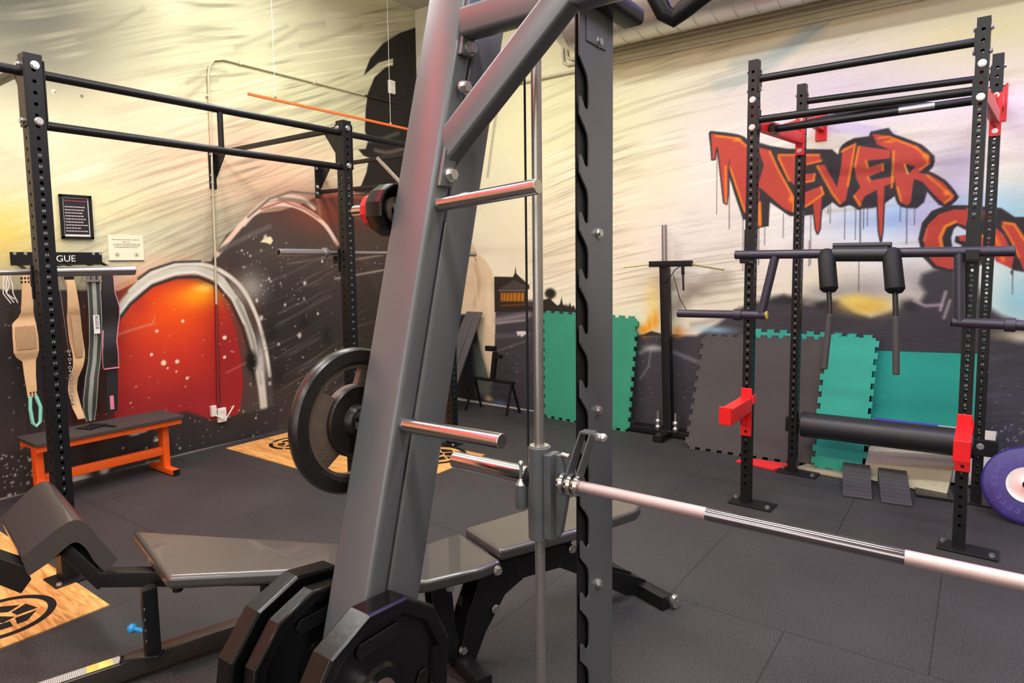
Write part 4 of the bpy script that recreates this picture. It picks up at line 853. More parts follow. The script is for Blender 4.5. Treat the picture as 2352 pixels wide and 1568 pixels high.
for z, y0, y1, r in ((2.41, .0, 4.02, .0215), (2.18, 1.2, 2.98, .021)):
    mb = MB(); mb.cyl((XR, y0, z), (XR, y1, z), r, 18); mb.build('pull_up_bar', BLACK, rig)
mb = MB(); mb.cyl((XR, 2.10, 2.18), (XR, 2.10, 2.41), .016, 14); mb.build('bar_link', BLACK, rig)
def jcup(y, z, x=-3.625, par=None):
    mb = MB(); mb.box((x+.005, y, z-.02), (.012, .088, .16)); mb.box((x-.035, y, z-.035), (.07, .05, .02)); mb.box((x-.066, y, z-.015), (.012, .05, .05))
    return mb.build('j_cup', BLACK, par, bevel=.003)
def barbell(y0, ysl, y1, z, x, label, mat):
    t = thing('barbell', (x, (y0+y1)/2, z), label, 'barbell', None)
    mb = MB(); mb.cyl((x, ysl, z), (x, y1, z), .0145, 18); mb.build('shaft', SATIN, t)
    s = 1 if y0 > ysl else -1
    mb = MB(); mb.cyl((x, ysl, z), (x, y0, z), .0255, 24); mb.build('sleeve', mat, t, bevel=.002)
    mb = MB(); mb.cyl((x, ysl-.012*s, z), (x, ysl+.016*s, z), .036, 24); mb.build('sleeve_shoulder', mat, t, bevel=.002)
    mb = MB(); mb.cyl((x, y0-.001, z), (x, y0+.002*s, z), .019, 18); mb.build('end_cap', MATT, t)
    # far sleeve
    e = y1-.42*s if abs(y1-ysl) > .6 else y1
    mb = MB(); mb.cyl((x, e, z), (x, y1, z), .0255, 20); mb.build('sleeve', mat, t)
for y, z in ((1.19, 1.475), (2.99, 1.57), (4.04, 1.57)): jcup(y, z, par=rig)
barbell(1.63, 1.225, -.53, 1.502, -3.672, 'chrome barbell end in the rig beside the hanging belts', CHROME)
barbell(2.515, 2.88, 4.085, 1.60, -3.672, 'chrome barbell racked across the far bay of the left rig', SATIN)

# ------------------------------------------------------------- left wall: sign rack, belts, notices, conduit, bench
WX = -5.19
hk = thing('belt_rack', (WX, 1.81, 1.53), 'black wall plate lettered ROGUE with hooks holding lifting belts', 'wall rack')
mb = MB(); mb.box((WX+.004, 1.81, 1.585), (.008, .55, .085)); mb.build('back_plate', BLACK, hk, bevel=.002)
mb = MB(); mb.text('ROGUE', .062, (WX+.0085, 1.81, 1.563), (0, 1, 0), (0, 0, 1), .0015, center=True); mb.build('lettering', WHITE, hk, smooth=0)
mb = MB(); mb.bar((WX+.10, 1.56, 1.51), (WX+.10, 2.12, 1.51), .03, .02, (1, 0, 0), .004)
for y in (1.58, 1.80, 1.86, 1.99, 2.09): mb.bar((WX+.004, y, 1.545), (WX+.16, y, 1.50), .012, .02, (0, 1, 0), .003)
mb.build('hook_rail', BLACK, hk)
for y in (1.56, 1.62, 2.03, 2.075): bo(hk, (WX+.008, y, 1.617), (1, 0, 0), .008, .006)
def ribbon(mb, pts, x, th=.010, mi=0, inset=0, wave=.01):
    P = []
    for i in range(len(pts)-1):
        for k in range(4):
            t = k/4; t = t; a = pts[i]; b = pts[i+1]; P.append(tuple(a[j]*(1-t)+b[j]*t for j in range(3)))
    P.append(pts[-1]); n = len(P); vs = []
    for i, (y, z, w) in enumerate(P):
        xx = x+wave*math.sin(i*.35); w2 = w/2-inset
        vs += [(xx, y-w2, z), (xx, y+w2, z), (xx+th, y+w2, z), (xx+th, y-w2, z)]
    fs = []
    for i in range(n-1):
        for k in range(4): fs.append((i*4+k, i*4+(k+1) % 4, (i+1)*4+(k+1) % 4, (i+1)*4+k))
    fs += [(0, 1, 2, 3), tuple((n-1)*4+k for k in (3, 2, 1, 0))]
    mb.add(vs, fs, mi)
TAN = M('tan_leather', (206, 172, 128), .7, 0, .1, 30, .2, 300); TAN2 = M('tan_suede', (168, 138, 104), .9, 0, .15, 60, .3, 300)
t = thing('lifting_belt', (-5.06, 1.56, .47), 'wide tan leather lifting belt with teal loop, leftmost on the wall', 'lifting belt')
mb = MB(); ribbon(mb, [(1.577, 1.50, .052), (1.576, 1.423, .058), (1.566, 1.232, .068), (1.563, 1.2, .088), (1.547, 1.161, .13), (1.545, 1.073, .14), (1.543, .977, .14), (1.549, .939, .116), (1.56, .91, .075), (1.556, .796, .063), (1.557, .67, .053)], -5.065); mb.build('strap', TAN, t, bevel=.003)
mb = MB(); ribbon(mb, [(1.546, 1.145, .10), (1.545, 1.07, .115), (1.545, .99, .11)], -5.056, .014, wave=.004)
pd = mb.build('back_pad', TAN2, t, bevel=.004)
mb = MB()
for z in (1.455, 1.43, .70, .68):
    for k in (-1, 0, 1): mb.box((-5.052, 1.565+.018*k, z), (.014, .009, .014))
mb.build('buckle_pin', MATT, t)
mb = MB(); mb.tube([(-5.05, 1.545, .68), (-5.045, 1.538, .60), (-5.045, 1.545, .50), (-5.045, 1.565, .475), (-5.045, 1.588, .50), (-5.045, 1.596, .60), (-5.05, 1.575, .68)], .011, 10); mb.build('teal_loop', M('teal_webbing', (130, 214, 190), .7), t)['label'] = 'teal webbing loop'
t = thing('lifting_belt', (-5.06, 1.83, .43), 'narrow tan leather belt with brown stitched panel, curling at the bottom', 'lifting belt')
mb = MB(); ribbon(mb, [(1.817, 1.49, .05), (1.825, 1.399, .053), (1.833, 1.23, .075), (1.839, 1.179, .084), (1.843, 1.009, .085), (1.844, .924, .076), (1.833, .84, .064), (1.808, .758, .056), (1.80, .674, .054), (1.813, .551, .054), (1.83, .47, .045)], -5.065, wave=.018); mb.build('strap', TAN, t, bevel=.003)
mb = MB(); ribbon(mb, [(1.834, 1.19, .05), (1.838, 1.0, .055), (1.840, .90, .045)], -5.052, .016, wave=.012); mb.build('stitched_panel', TAN2, t, bevel=.003)
mb = MB(); mb.box((-5.05, 1.817, 1.455), (.02, .055, .03)); mb.build('buckle', MATT, t)
GRN = M('green_leather', (52, 58, 50), .6, 0, .12)
t = thing('lifting_belt', (-5.06, 1.92, .42), 'dark green lifting belt with grey centre stripe and white patch', 'lifting belt')
gp = [(1.969, 1.49, .084), (1.963, 1.256, .085), (1.962, 1.127, .085), (1.96, .997, .083), (1.944, .868, .083), (1.913, .742, .086), (1.895, .614, .092), (1.892, .519, .086), (1.894, .44, .054)]
mb = MB(); ribbon(mb, gp, -5.065, wave=.012); mb.build('strap', GRN, t, bevel=.002)
mb = MB(); ribbon(mb, [(y, z, w*.30) for y, z, w in gp], -5.060, .008, wave=.012); mb.build('centre_stripe', M('grey_webbing', (140, 146, 138), .7), t)
mb = MB(); ribbon(mb, [(y-w*.46, z, .004) for y, z, w in gp], -5.059, .007, wave=.012); ribbon(mb, [(y+w*.46, z, .004) for y, z, w in gp], -5.059, .007, wave=.012); mb.build('edge_stitching', M('pale_stitch', (150, 154, 146), .7), t)
mb = MB(); mb.box((-5.042, 1.965, 1.12), (.006, .038, .13)); mb.text('ROGUE', .028, (-5.0385, 1.957, 1.18), (0, 0, -1), (0, 1, 0), .001, 1); mb.build('white_patch', [WHITE, MATT], t, smooth=0)
mb = MB(); mb.box((-5.045, 1.965, 1.425), (.03, .10, .012))
for k in range(3): mb.box((-5.045, 1.935+.03*k, 1.45), (.02, .012, .06))
mb.build('roller_buckle', SATIN, t)
t = thing('lifting_belt', (-5.06, 2.05, .46), 'black lifting belt with pink edging and a narrower black strap below', 'lifting belt')
kp = [(2.063, 1.49, .073), (2.056, 1.338, .085), (2.07, 1.232, .111), (2.071, 1.162, .115), (2.06, 1.074, .102), (2.044, .988, .094), (2.045, .899, .098), (2.049, .797, .098)]
mb = MB(); ribbon(mb, kp, -5.065, wave=.012); mb.build('strap', VINYLS, t)
PINK = M('pink_edging', (214, 130, 150), .6)
mb = MB(); ribbon(mb, [(y+w*.5, z, .006) for y, z, w in kp], -5.066, .012, wave=.012); ribbon(mb, [(y-w*.5, z, .006) for y, z, w in kp[4:]], -5.066, .012, wave=.012); mb.box((-5.055, 2.049, .795), (.014, .10, .008)); mb.build('pink_edging', PINK, t)['label'] = 'pink edging'
mb = MB(); ribbon(mb, [(2.058, .83, .078), (2.047, .632, .078), (2.038, .477, .074)], -5.08, wave=.004); mb.box((-5.066, 2.04, .545), (.004, .026, .10), mi=1); mb.build('lower_strap', [VINYLS, PINK], t)
t = MB(); random.seed(4)
for k in range(5):
    y = 1.455+.006*k; t.tube([(-5.05, y, 1.49), (-5.04, y+random.uniform(-.02, .02), 1.42), (-5.035, y+random.uniform(-.02, .02), 1.36), (-5.04, y+.02+random.uniform(-.01, .02), 1.29+random.uniform(0, .04))], .0035, 6)
tag(t.build('frayed_rope', M('white_cord', (206, 204, 198), .8)), 'frayed white cord hanging beside the tan belt', 'cord')
t = MB()
for k in range(14): t.lathe([(.006, -.003), (.011, -.003), (.011, .003), (.006, .003)], (-5.05, 1.785+.002*math.sin(k), .95-.028*k), (0, 1, .3) if k % 2 else (1, 0, .2), 10)
t.bar((-5.05, 1.785, .95), (-5.05, 1.75, 1.52), .004, .004)
tag(t.build('hanging_chain', SATIN), 'thin steel chain hanging behind the rig upright', 'chain')
fr = thing('framed_notice', (WX, 1.937, 1.72), 'black framed poster with lines of small white text', 'poster')
mb = MB()
for c, s_ in (((WX+.012, 1.937, 2.018), (.022, .20, .018)), ((WX+.012, 1.937, 1.729), (.022, .20, .018)), ((WX+.012, 1.846, 1.873), (.022, .018, .305)), ((WX+.012, 2.028, 1.873), (.022, .018, .305))): mb.box(c, s_)
mb.build('frame', MATT, fr, bevel=.002)
mb = MB(); mb.box((WX+.005, 1.937, 1.873), (.008, .18, .29)); mb.box((WX+.0095, 1.937, 1.878), (.002, .15, .25), mi=1)
random.seed(2)
for k in range(11):
    z = 1.985-.021*k; y = 1.868; red = k == 0
    if k in (1,): continue
    end = 1.868+random.uniform(.07, .14)
    while y < end:
        l = random.uniform(.008, .02); mb.box((WX+.0109, y+l/2, z), (.0008, l, .007), mi=3 if red else 2); y += l+.003
mb.build('printed_sheet', [PLASTIC, M('poster_black', (34, 30, 36), .35), M('poster_text', (190, 180, 184), .5), M('poster_red', (150, 60, 66), .5)], fr, smooth=0)
nt_ = thing('wall_notice', (WX, 2.256, 1.57), 'cream paper notice with two round emblems on the wall', 'notice')
mb = MB(); mb.box((WX+.003, 2.256, 1.662), (.005, .245, .185)); mb.build('paper', M('cream_paper', (238, 228, 200), .6, 0, .02), nt_)
mb = MB(); random.seed(5)
for z, a, b in ((1.722, 2.16, 2.355), (1.706, 2.235, 2.28), (1.69, 2.165, 2.35), (1.678, 2.165, 2.35), (1.665, 2.175, 2.34)):
    y = a
    while y < b:
        l = random.uniform(.006, .02); mb.box((WX+.0058, y+l/2, z), (.0006, l, .0045)); y += l+.004
for y in (2.19, 2.325):
    mb.lathe([(.013, 0), (.0155, 0), (.0155, .0008), (.013, .0008)], (WX+.0057, y, 1.61), (1, 0, 0), 24); mb.prism([(WX+.0057, y-.007, 1.603), (WX+.0057, y+.007, 1.603), (WX+.0057, y, 1.622)], (.0006, 0, 0))
mb.build('print', M('notice_print', (110, 104, 92), .6), nt_, smooth=0)
mb = MB(); mb.box((WX+.005, 2.256, 1.568), (.008, .245, .006)); mb.build('bottom_strip', M('dark_strip', (90, 90, 78), .5), nt_)
CON = M('painted_conduit', (206, 202, 178), .5, 0, .1, 12)
t = thing('wall_conduit', (WX, 2.93, .3), 'thin painted conduit climbing the left wall then bending along it', 'conduit')
X2 = WX+.014; path = [(X2, 2.90, .36), (X2, 2.93, 1.2), (X2, 2.942, 1.62), (X2, 2.955, 2.4), (X2, 2.96, 3.06), (X2, 2.975, 3.14), (X2, 3.02, 3.20), (X2, 3.10, 3.225), (X2, 3.6, 3.228), (X2, 4.62, 3.233), (X2, 5.05, 3.235)]
for a, b_, nm, cc in ((0, 2, 'lower_pipe', (120, 34, 36)), (1, 3, 'middle_pipe', (188, 182, 162)), (2, 10, 'upper_pipe', (196, 190, 158)), (9, 11, 'end_pipe', (34, 28, 28))):
    mb = MB(); mb.tube(path[a:b_], .0085, 12); mb.build(nm, M(nm+'_paint', cc, .5, 0, .1, 12), t)
for y, z in ((2.952, 2.9), (2.952, 2.1)): mb = MB(); mb.box((X2-.002, y, z), (.022, .03, .012)); mb.build('pipe_clip', CON, t)
for y in (3.25, 4.0): mb = MB(); mb.box((X2-.002, y, 3.23), (.022, .012, .03)); mb.build('pipe_clip', CON, t)
def outlet(y, z, label, s=1):
    t = thing('power_outlet', (WX, y, z), label, 'outlet')
    mb = MB(); mb.box((WX+.016, y, z), (.032, .075*s, .12*s)); mb.build('box', PLASTIC, t, bevel=.006)
    mb = MB()
    for dz in (-.028, .028): mb.box((WX+.033, y, z+dz*s), (.003, .035*s, .03*s)); mb.cyl((WX+.034, y-.008, z+dz*s), (WX+.0355, y-.008, z+dz*s), .003, 8, mi=1); mb.cyl((WX+.034, y+.008, z+dz*s), (WX+.0355, y+.008, z+dz*s), .003, 8, mi=1)
    mb.build('socket', [PLASTIC, MATT], t)
    return t
outlet(2.925, .262, 'white double socket low on the left wall beside the orange bench')
outlet(5.0, 3.39, 'small white socket high on the black painted figure', 1.15)
t = tag(MB().box((WX+.015, 2.855, .31), (.03, .045, .09)).tube([(WX+.03, 2.87, .27), (WX+.06, 2.93, .22), (WX+.05, 3.02, .33)], .006).build('cable_plug', PLASTIC, bevel=.004), 'white plug with short lead beside the low wall socket', 'plug')

# orange bench
ob = thing('flat_bench', (-4.88, 1.93, 0), 'orange steel bench with black board top against the left wall', 'bench')
mb = MB(); mb.box((-4.885, 1.915, .418), (.33, .93, .024)); mb.build('board_top', M('black_board', (58, 52, 50), .7, 0, .15, 10, .3), ob, bevel=.003)
mb = MB(); mb.bar((-4.76, 1.46, .385), (-4.76, 2.37, .385), .035, .042, (1, 0, 0), .004); mb.bar((-5.0, 1.46, .385), (-5.0, 2.37, .385), .035, .042, (1, 0, 0), .004)
for y in (1.50, 2.32): mb.bar((-4.76, y, .385), (-5.0, y, .385), .04, .042, (0, 1, 0), .004)
mb.build('top_frame', ORANGE, ob)
for y in (1.50, 2.29):
    mb = MB(); mb.bar((-4.86, y, .03), (-4.86, y, .37), .075, .045, (1, 0, 0), .004); lg = mb.build('leg', ORANGE, ob)
    mb = MB(); mb.bar((-5.04, y, .026), (-4.70, y, .026), .05, .04, (0, 1, 0), .004); mb.build('foot', ORANGE, lg)
    mb = MB(); mb.box((-4.697, y, .026), (.006, .046, .036)); mb.build('foot_cap', MATT, lg)
mb = MB(); mb.bar((-4.86, 1.5, .165), (-4.86, 2.29, .165), .04, .06, (1, 0, 0), .004); mb.build('stretcher', ORANGE, ob)
mb = MB(); mb.box((-4.815, 1.50, .12), (.02, .07, .09)); mb.build('leg_bracket', ORANGE, ob)
t = MB(); t.tube([(-4.98, 1.86, .438), (-4.90, 1.84, .438), (-4.84, 1.90, .437), (-4.76, 1.93, .436), (-4.74, 1.93, .41)], .007, 8); t.box((-4.90, 1.84, .4335), (.12, .14, .007), rotz(.4))
tag(t.build('folded_strap', MATT), 'black strap lying folded on the orange bench', 'strap')

# platforms let into the floor
OAK = bpy.data.materials.new('oak_board'); OAK.use_nodes = True; nt = OAK.node_tree; b = nt.nodes['Principled BSDF']
tc = nt.nodes.new('ShaderNodeTexCoord'); mp = nt.nodes.new('ShaderNodeMapping'); mp.inputs['Scale'].default_value = (1.2, 9, 1); wv = nt.nodes.new('ShaderNodeTexNoise'); wv.inputs['Scale'].default_value = 3.4; wv.inputs['Detail'].default_value = 6; wv.inputs['Distortion'].default_value = 1.6
cr = nt.nodes.new('ShaderNodeValToRGB'); cr.color_ramp.elements[0].position = .32; cr.color_ramp.elements[0].color = lin((186, 124, 62)); cr.color_ramp.elements[1].position = .62; cr.color_ramp.elements[1].color = lin((236, 182, 108))
L = nt.links.new; L(tc.outputs['Object'], mp.inputs[0]); L(mp.outputs[0], wv.inputs['Vector']); L(wv.outputs['Fac'], cr.inputs[0]); L(cr.outputs[0], b.inputs['Base Color']); b.inputs['Roughness'].default_value = .45
def platform(x0, x1, y0, y1, logos, label):
    t = thing('lifting_platform', ((x0+x1)/2, (y0+y1)/2, 0), label, 'platform', 'oak lifting platforms')
    mb = MB(); mb.box(((x0+x1)/2, (y0+y1)/2, .002), (x1-x0, y1-y0, .006)); mb.build('oak_board', OAK, t, smooth=0)
    for cx, cy, R, a in logos:
        m = MB(); n = 64; z = .0058
        for i in range(n):
            aa = [2*math.pi*(i+k)/n for k in (0, 1)]
            if 40 < i < 43 or 56 < i < 58: continue
            m.add([(cx+r*math.cos(q+a), cy+r*math.sin(q+a), z) for q in aa for r in (R*.84, R)], [(0, 2, 3, 1)])
        for pol in ([(-.58, .30), (-.16, .52), (-.10, .22), (-.52, .02)], [(-.62, -.1), (-.36, -.02), (-.30, -.40), (-.52, -.38)], [(-.10, .60), (.34, .56), (.22, .20), (-.02, .24)], [(.42, .48), (.66, .12), (.60, -.06), (.30, .10)], [(-.24, .0), (.24, .14), (.26, -.12), (-.18, -.26)], [(.32, -.02), (.60, -.14), (.42, -.46), (.20, -.28)], [(-.20, -.34), (.12, -.34), (.06, -.66), (-.22, -.60)], [(.16, -.42), (.34, -.52), (.14, -.66)]):
            ca, sa = math.cos(a), math.sin(a); m.add([(cx+R*(x*ca-y*sa), cy+R*(x*sa+y*ca), z) for x, y in pol], [tuple(range(len(pol)))])
        m.build('round_emblem', MATT, t, smooth=0)
platform(-4.62, -3.13, -.05, 1.195, [(-3.40, .87, .20, .3)], 'oak board let into the floor under the preacher bench end')
platform(-5.06, -3.14, 2.885, 3.94, [(-3.47, 3.72, .25, 1.2), (-4.72, 3.30, .2, -.4)], 'oak board let into the floor beyond the leaning post')

# hanging orange batten
t = thing('hanging_batten', (-4.7, 3.86, 2.85), 'slim orange batten hanging on wires by the left wall', 'batten')
mb = MB(); mb.bar((-4.7, 3.008, 2.853), (-4.7, 4.86, 2.853), .018, .022, (1, 0, 0), .003); mb.build('batten', M('orange_batten', (240, 110, 50), .4), t)
for y in (3.25, 4.515):
    mb = MB(); mb.cyl((-4.7, y, 2.86), (-4.7, y, H_), .002, 6); mb.build('suspension_wire', PLASTIC, t)
    mb = MB(); mb.box((-4.7, y, 2.87), (.012, .02, .02)); mb.build('wire_hook', BOLT, t)

# ------------------------------------------------------------- back wall: duct, conduits, mats, stand
DUC = M('galvanised_duct', (190, 188, 184), .34, .75, .12, 5, .15, 30)
t = thing('ventilation_duct', (-1.5, 5.02, 3.5), 'galvanised spiral duct running along the top of the back wall', 'duct')
mb = MB(); mb.cyl((-2.93, 5.02, 3.60), (3.9, 5.02, 3.60), .29, 56); mb.cyl((-2.93, 5.02, 3.60), (-3.05, 5.02, 3.60), .29, 56, .22); mb.cyl((-2.98, 5.02, 3.6), (-2.98, 5.02, 4.31), .2, 32); mb.build('pipe', DUC, t, smooth=30)
mb = MB(); x = -2.9
while x < 1.2: mb.lathe([(.289, -.006), (.296, -.003), (.296, .003), (.289, .006)], (x, 5.02, 3.60), (1, .0, 0), 56); x += .15
mb.build('spiral_seam', DUC, t)
for i, (z, x0) in enumerate(((3.392, -3.18), (3.350, -3.22), (3.282, -5.17))):
    mb = MB(); yy = 5.38
    pts = [(x0, yy, z), (3.9, yy, z)] if i == 2 else [(x0-.06, yy, 4.25), (x0-.06, yy, z+.10), (x0-.05, yy, z+.03), (x0, yy, z), (3.9, yy, z)]
    mb.tube(pts, .0145, 12)
    c = M('painted_conduit', (0, 0, 0)); o = mb.build('ceiling_conduit', c)
    tag(o, ['uppermost cream conduit high on the back wall, turning upward at its left end', 'middle cream conduit high on the back wall, turning upward at its left end', 'lowest cream conduit high on the back wall, straight to the corner'][i], 'conduit', 'conduits along the back wall')

def jig(p0, p1, pitch, amp, n=None, out=(0, 0)):
    # puzzle edge between two 2D points; out = outward normal
    L_ = math.hypot(p1[0]-p0[0], p1[1]-p0[1]); n = n or int(L_/pitch); u = ((p1[0]-p0[0])/L_, (p1[1]-p0[1])/L_); o = (u[1], -u[0]); pts = [p0]; st = L_/n
    for i in range(n):
        a = i*st
        for f, h in ((.25, 0), (.20, 1), (.80, 1), (.75, 0)): pts.append((p0[0]+u[0]*(a+f*st)+o[0]*amp*h, p0[1]+u[1]*(a+f*st)+o[1]*amp*h))
    return pts
def leanmat(name, mat, bl, br, tr, tl, label, th=.02, jag=(1, 1, 1, 1), group=None, cat='floor mat', pitch=.085, amp=.022):
    # corners as (x,y,z) bottom-left, bottom-right, top-right, top-left; outline in the (s,t) square, mapped bilinearly
    bl, br, tr, tl = map(V, (bl, br, tr, tl)); W = (br-bl).length; Hh = (tl-bl).length; pts = []
    cs = [(0, 0), (W, 0), (W, Hh), (0, Hh)]
    for k in range(4):
        a, b_ = cs[k], cs[(k+1) % 4]
        pts += jig(a, b_, pitch, amp) if jag[k] else [a]
    n_ = (br-bl).cross(tl-bl).normalized()
    def mp(s, t_):
        s /= W; t_ /= Hh; return bl*(1-s)*(1-t_)+br*s*(1-t_)+tr*s*t_+tl*(1-s)*t_
    mb = MB(); mb.prism([tuple(mp(s, t_)) for s, t_ in pts], tuple(-n_*th))
    return tag(mb.build(name, mat, bevel=.002, seg=1), label, cat, group)
GRM = M('green_foam', (46, 138, 108), .8, 0, .14, 5, .2, 200); TEAL = M('teal_foam', (46, 160, 138), .8, 0, .12, 4, .2, 200); BLM = M('black_foam', (66, 61, 60), .75, 0, .1, 4, .2, 200)
leanmat('foam_mat', GRM, (-3.43, 5.26, .02), (-2.515, 5.19, .02), (-2.515, 5.365, 1.0), (-3.50, 5.365, 1.02), 'green puzzle mat leaning on the back wall behind the notched upright')
leanmat('foam_mat', TEAL, (-1.50, 5.20, .03), (-.80, 5.20, .03), (-.72, 5.375, .94), (-1.50, 5.375, .94), 'teal puzzle mat mostly hidden behind the big black mat')
leanmat('foam_mat', BLM, (-1.885, 4.99, .022), (-.935, 5.03, .022), (-.925, 5.33, .91), (-1.87, 5.325, .885), 'large black puzzle mat leaning between the storage stand and green mats')
leanmat('foam_mat', TEAL, (-.93, 4.97, .03), (-.63, 4.99, .022), (-.605, 5.30, .945), (-.925, 5.30, .935), 'narrow bright green puzzle mat beside the big black mat')
leanmat('foam_mat', M('deep_teal_foam', (16, 148, 130), .75, 0, .06, 3, .2, 200), (-.62, 5.16, .02), (.04, 5.19, .02), (.015, 5.37, .865), (-.62, 5.37, .845), 'plain deep teal mat with straight edges behind the rack', jag=(0, 0, 0, 0))
leanmat('plywood_board', M('white_board', (206, 204, 196), .6), (-.60, 5.135, .02), (.095, 5.135, .02), (.115, 5.225, .38), (-.6, 5.225, .375), 'low white board leaning behind the rack roller', jag=(0, 0, 0, 0), cat='board')
leanmat('floor_board', M('speckled_beige_slab', (176, 170, 148), .8, 0, .16, 40), (-.62, 4.93, .012), (-.13, 4.855, .012), (-.09, 5.05, .235), (-.60, 5.10, .20), 'speckled beige slab leaning low under the rack roller', th=.03, jag=(0, 0, 0, 0), cat='board')
t = MB(); t.bar((-.58, 5.145, .375), (-.205, 5.145, .375), .09, .035, (0, 1, 0), .015)
tag(t.build('purple_foam_block', M('purple_foam', (84, 62, 178), .7)), 'purple foam strip lying behind the roller pad', 'foam block')
t = MB(); t.prism([(-1.447, 4.838, .002), (-1.16, 4.79, .002), (-1.07, 4.975, .002), (-1.40, 4.955, .002)], (0, 0, .016))
tag(t.build('foam_mat', M('red_foam', (222, 40, 46), .7, 0, .06), bevel=.002), 'small red mat flat on the floor at the rack foot', 'floor mat')
t = MB(); t.prism([(-1.04, 4.90, .002), (-.72, 4.875, .002), (-.70, 5.12, .002), (-.95, 5.13, .002)], (0, 0, .02))
tag(t.build('floor_board', M('pale_strip', (170, 160, 140), .7), bevel=.002), 'pale board flat on the floor under the green mat', 'board')
for i, (x0, lb) in enumerate(((-.67, 'left of the two black rubber wedges on the floor'), (-.455, 'right of the two black rubber wedges on the floor'))):
    mb = MB(); dx = -.07; y0, y1 = 4.51+.01*i, 4.95
    mb.add([(x0, y0, .002), (x0+.165, y0+.02, .002), (x0+dx+.165, y1+.02, .002), (x0+dx, y1, .002), (x0, y0, .012), (x0+.165, y0+.02, .012), (x0+dx+.165, y1+.02, .10), (x0+dx, y1, .10)], [(3, 2, 1, 0), (4, 5, 6, 7), (0, 1, 5, 4), (1, 2, 6, 5), (2, 3, 7, 6), (3, 0, 4, 7)])
    o = thing('squat_wedge', (x0, y0, 0), lb, 'wedge', 'squat wedges'); WG = M('wedge_rubber', (70, 68, 70), .75, 0, .1, 40, .3, 300); mb.build('wedge_body', WG, o, bevel=.003)
    mb = MB()
    for k in range(9):
        f = (k+.5)/9; mb.box((x0+dx*f+.082, y0+(y1-y0)*f+.01, .012+.088*f+.0012), (.15, .006, .003), rotz(.12))
    mb.build('grip_ridge', WG, o)
t = MB(); t.box((-.2, 4.86, .012), (.2, .2, .02), rotz(.1)); tag(t.build('rubber_tile', RUBBER, bevel=.003), 'thin dark rubber tile under the beige slab', 'tile')

# storage / cable stand against the back wall
st = thing('tool_stand', (-2.2, 5.27, 0), 'black single-post stand with thin cross arms between green and black mats', 'stand')
mb = MB(); mb.bar((-2.155, 5.27, .06), (-2.205, 5.27, 1.50), .075, .075, (0, 1, 0), .006); mb.build('post', BLACK, st)
mb = MB(); mb.cyl((-2.206, 5.27, 1.5), (-2.212, 5.27, 1.82), .024, 20); mb.build('top_tube', SATIN, st)
mb = MB(); mb.bar((-2.50, 5.29, .035), (-1.92, 5.29, .035), .14, .05, (0, 1, 0), .004); mb.bar((-2.155, 5.02, .03), (-2.155, 5.3, .03), .08, .05, (1, 0, 0), .004); mb.build('base', BLACK, st)
mb = MB(); mb.bar((-2.33, 5.25, 1.490), (-1.95, 5.22, 1.493), .05, .05, (0, 1, 0), .004); mb.build('head_block', MATT, st)
mb = MB(); mb.cyl((-2.33, 5.24, 1.49), (-2.56, 5.2, 1.465), .008, 10); mb.build('thin_arm', M('brass_rod', (200, 190, 130), .3, .7), st)
mb = MB(); mb.cyl((-1.95, 5.22, 1.485), (-1.63, 5.05, 1.442), .008, 10); mb.build('thin_arm', M('brass_rod', (0, 0, 0)), st)
mb = MB(); mb.cyl((-2.02, 5.2, 1.48), (-2.015, 5.2, 1.40), .014, 12); mb.cyl((-2.015, 5.2, 1.40), (-2.01, 5.2, 1.27), .008, 10); mb.build('hanging_pin', BLACK, st)
mb = MB(); mb.tube([(-2.19, 5.23, 1.33), (-2.13, 5.18, 1.36), (-2.08, 5.18, 1.44), (-2.04, 5.2, 1.47)], .004, 6); mb.tube([(-2.10, 5.2, 1.40), (-2.04, 5.2, 1.2), (-2.0, 5.25, 1.1)], .003, 6); mb.build('safety_cord', MATT, st)
for x in (-2.235, -2.075):
    mb = MB()
    for z in (.08, .13): mb.ball((x, 5.22, z), .028, 12)
    mb.cyl((x, 5.22, .05), (x, 5.22, .22), .012, 12); mb.build('clamp_bolt', BOLT, st)
# sawhorse-like stool in the corner
sh = thing('hurdle_stand', (-4.0, 5.15, 0), 'small black hurdle stand with a short post near the room corner', 'stand')
mb = MB(); mb.bar((-4.25, 5.15, .335), (-3.72, 5.15, .325), .03, .03, (0, 1, 0), .003); mb.build('top_bar', BLACK, sh)
for p in (((-4.22, 5.15, .33), (-4.28, 5.06, 0)), ((-3.75, 5.15, .33), (-3.77, 5.08, 0)), ((-4.22, 5.15, .33), (-4.24, 5.27, 0)), ((-3.75, 5.15, .33), (-3.74, 5.27, 0))):
    mb = MB(); mb.bar(p[0], p[1], .02, .02, (1, 0, 0), .002); mb.build('leg', BLACK, sh)
mb = MB(); mb.bar((-3.99, 5.15, .34), (-3.95, 5.15, .62), .05, .04, (0, 1, 0), .003); mb.box((-4.0, 5.14, .655), (.11, .05, .05)); mb.box((-3.9, 5.14, .58), (.07, .04, .04)); mb.build('short_post', BLACK, sh)
gb = MB(); gb.prism([(-4.62, 4.85, .012), (-4.30, 4.80, .012), (-4.27, 5.36, 1.0), (-4.47, 5.36, 1.0)], (0, -.03, .0)); gb.prism([(-4.50, 4.80, .012), (-4.38, 4.78, .012), (-4.36, 5.33, .99), (-4.42, 5.33, .99)], (0, -.012, 0))
tag(gb.build('folding_ramp', M('grey_panel', (92, 90, 90), .5, .2), bevel=.003), 'grey ribbed panel leaning in the room corner behind the leaning posts', 'panel')

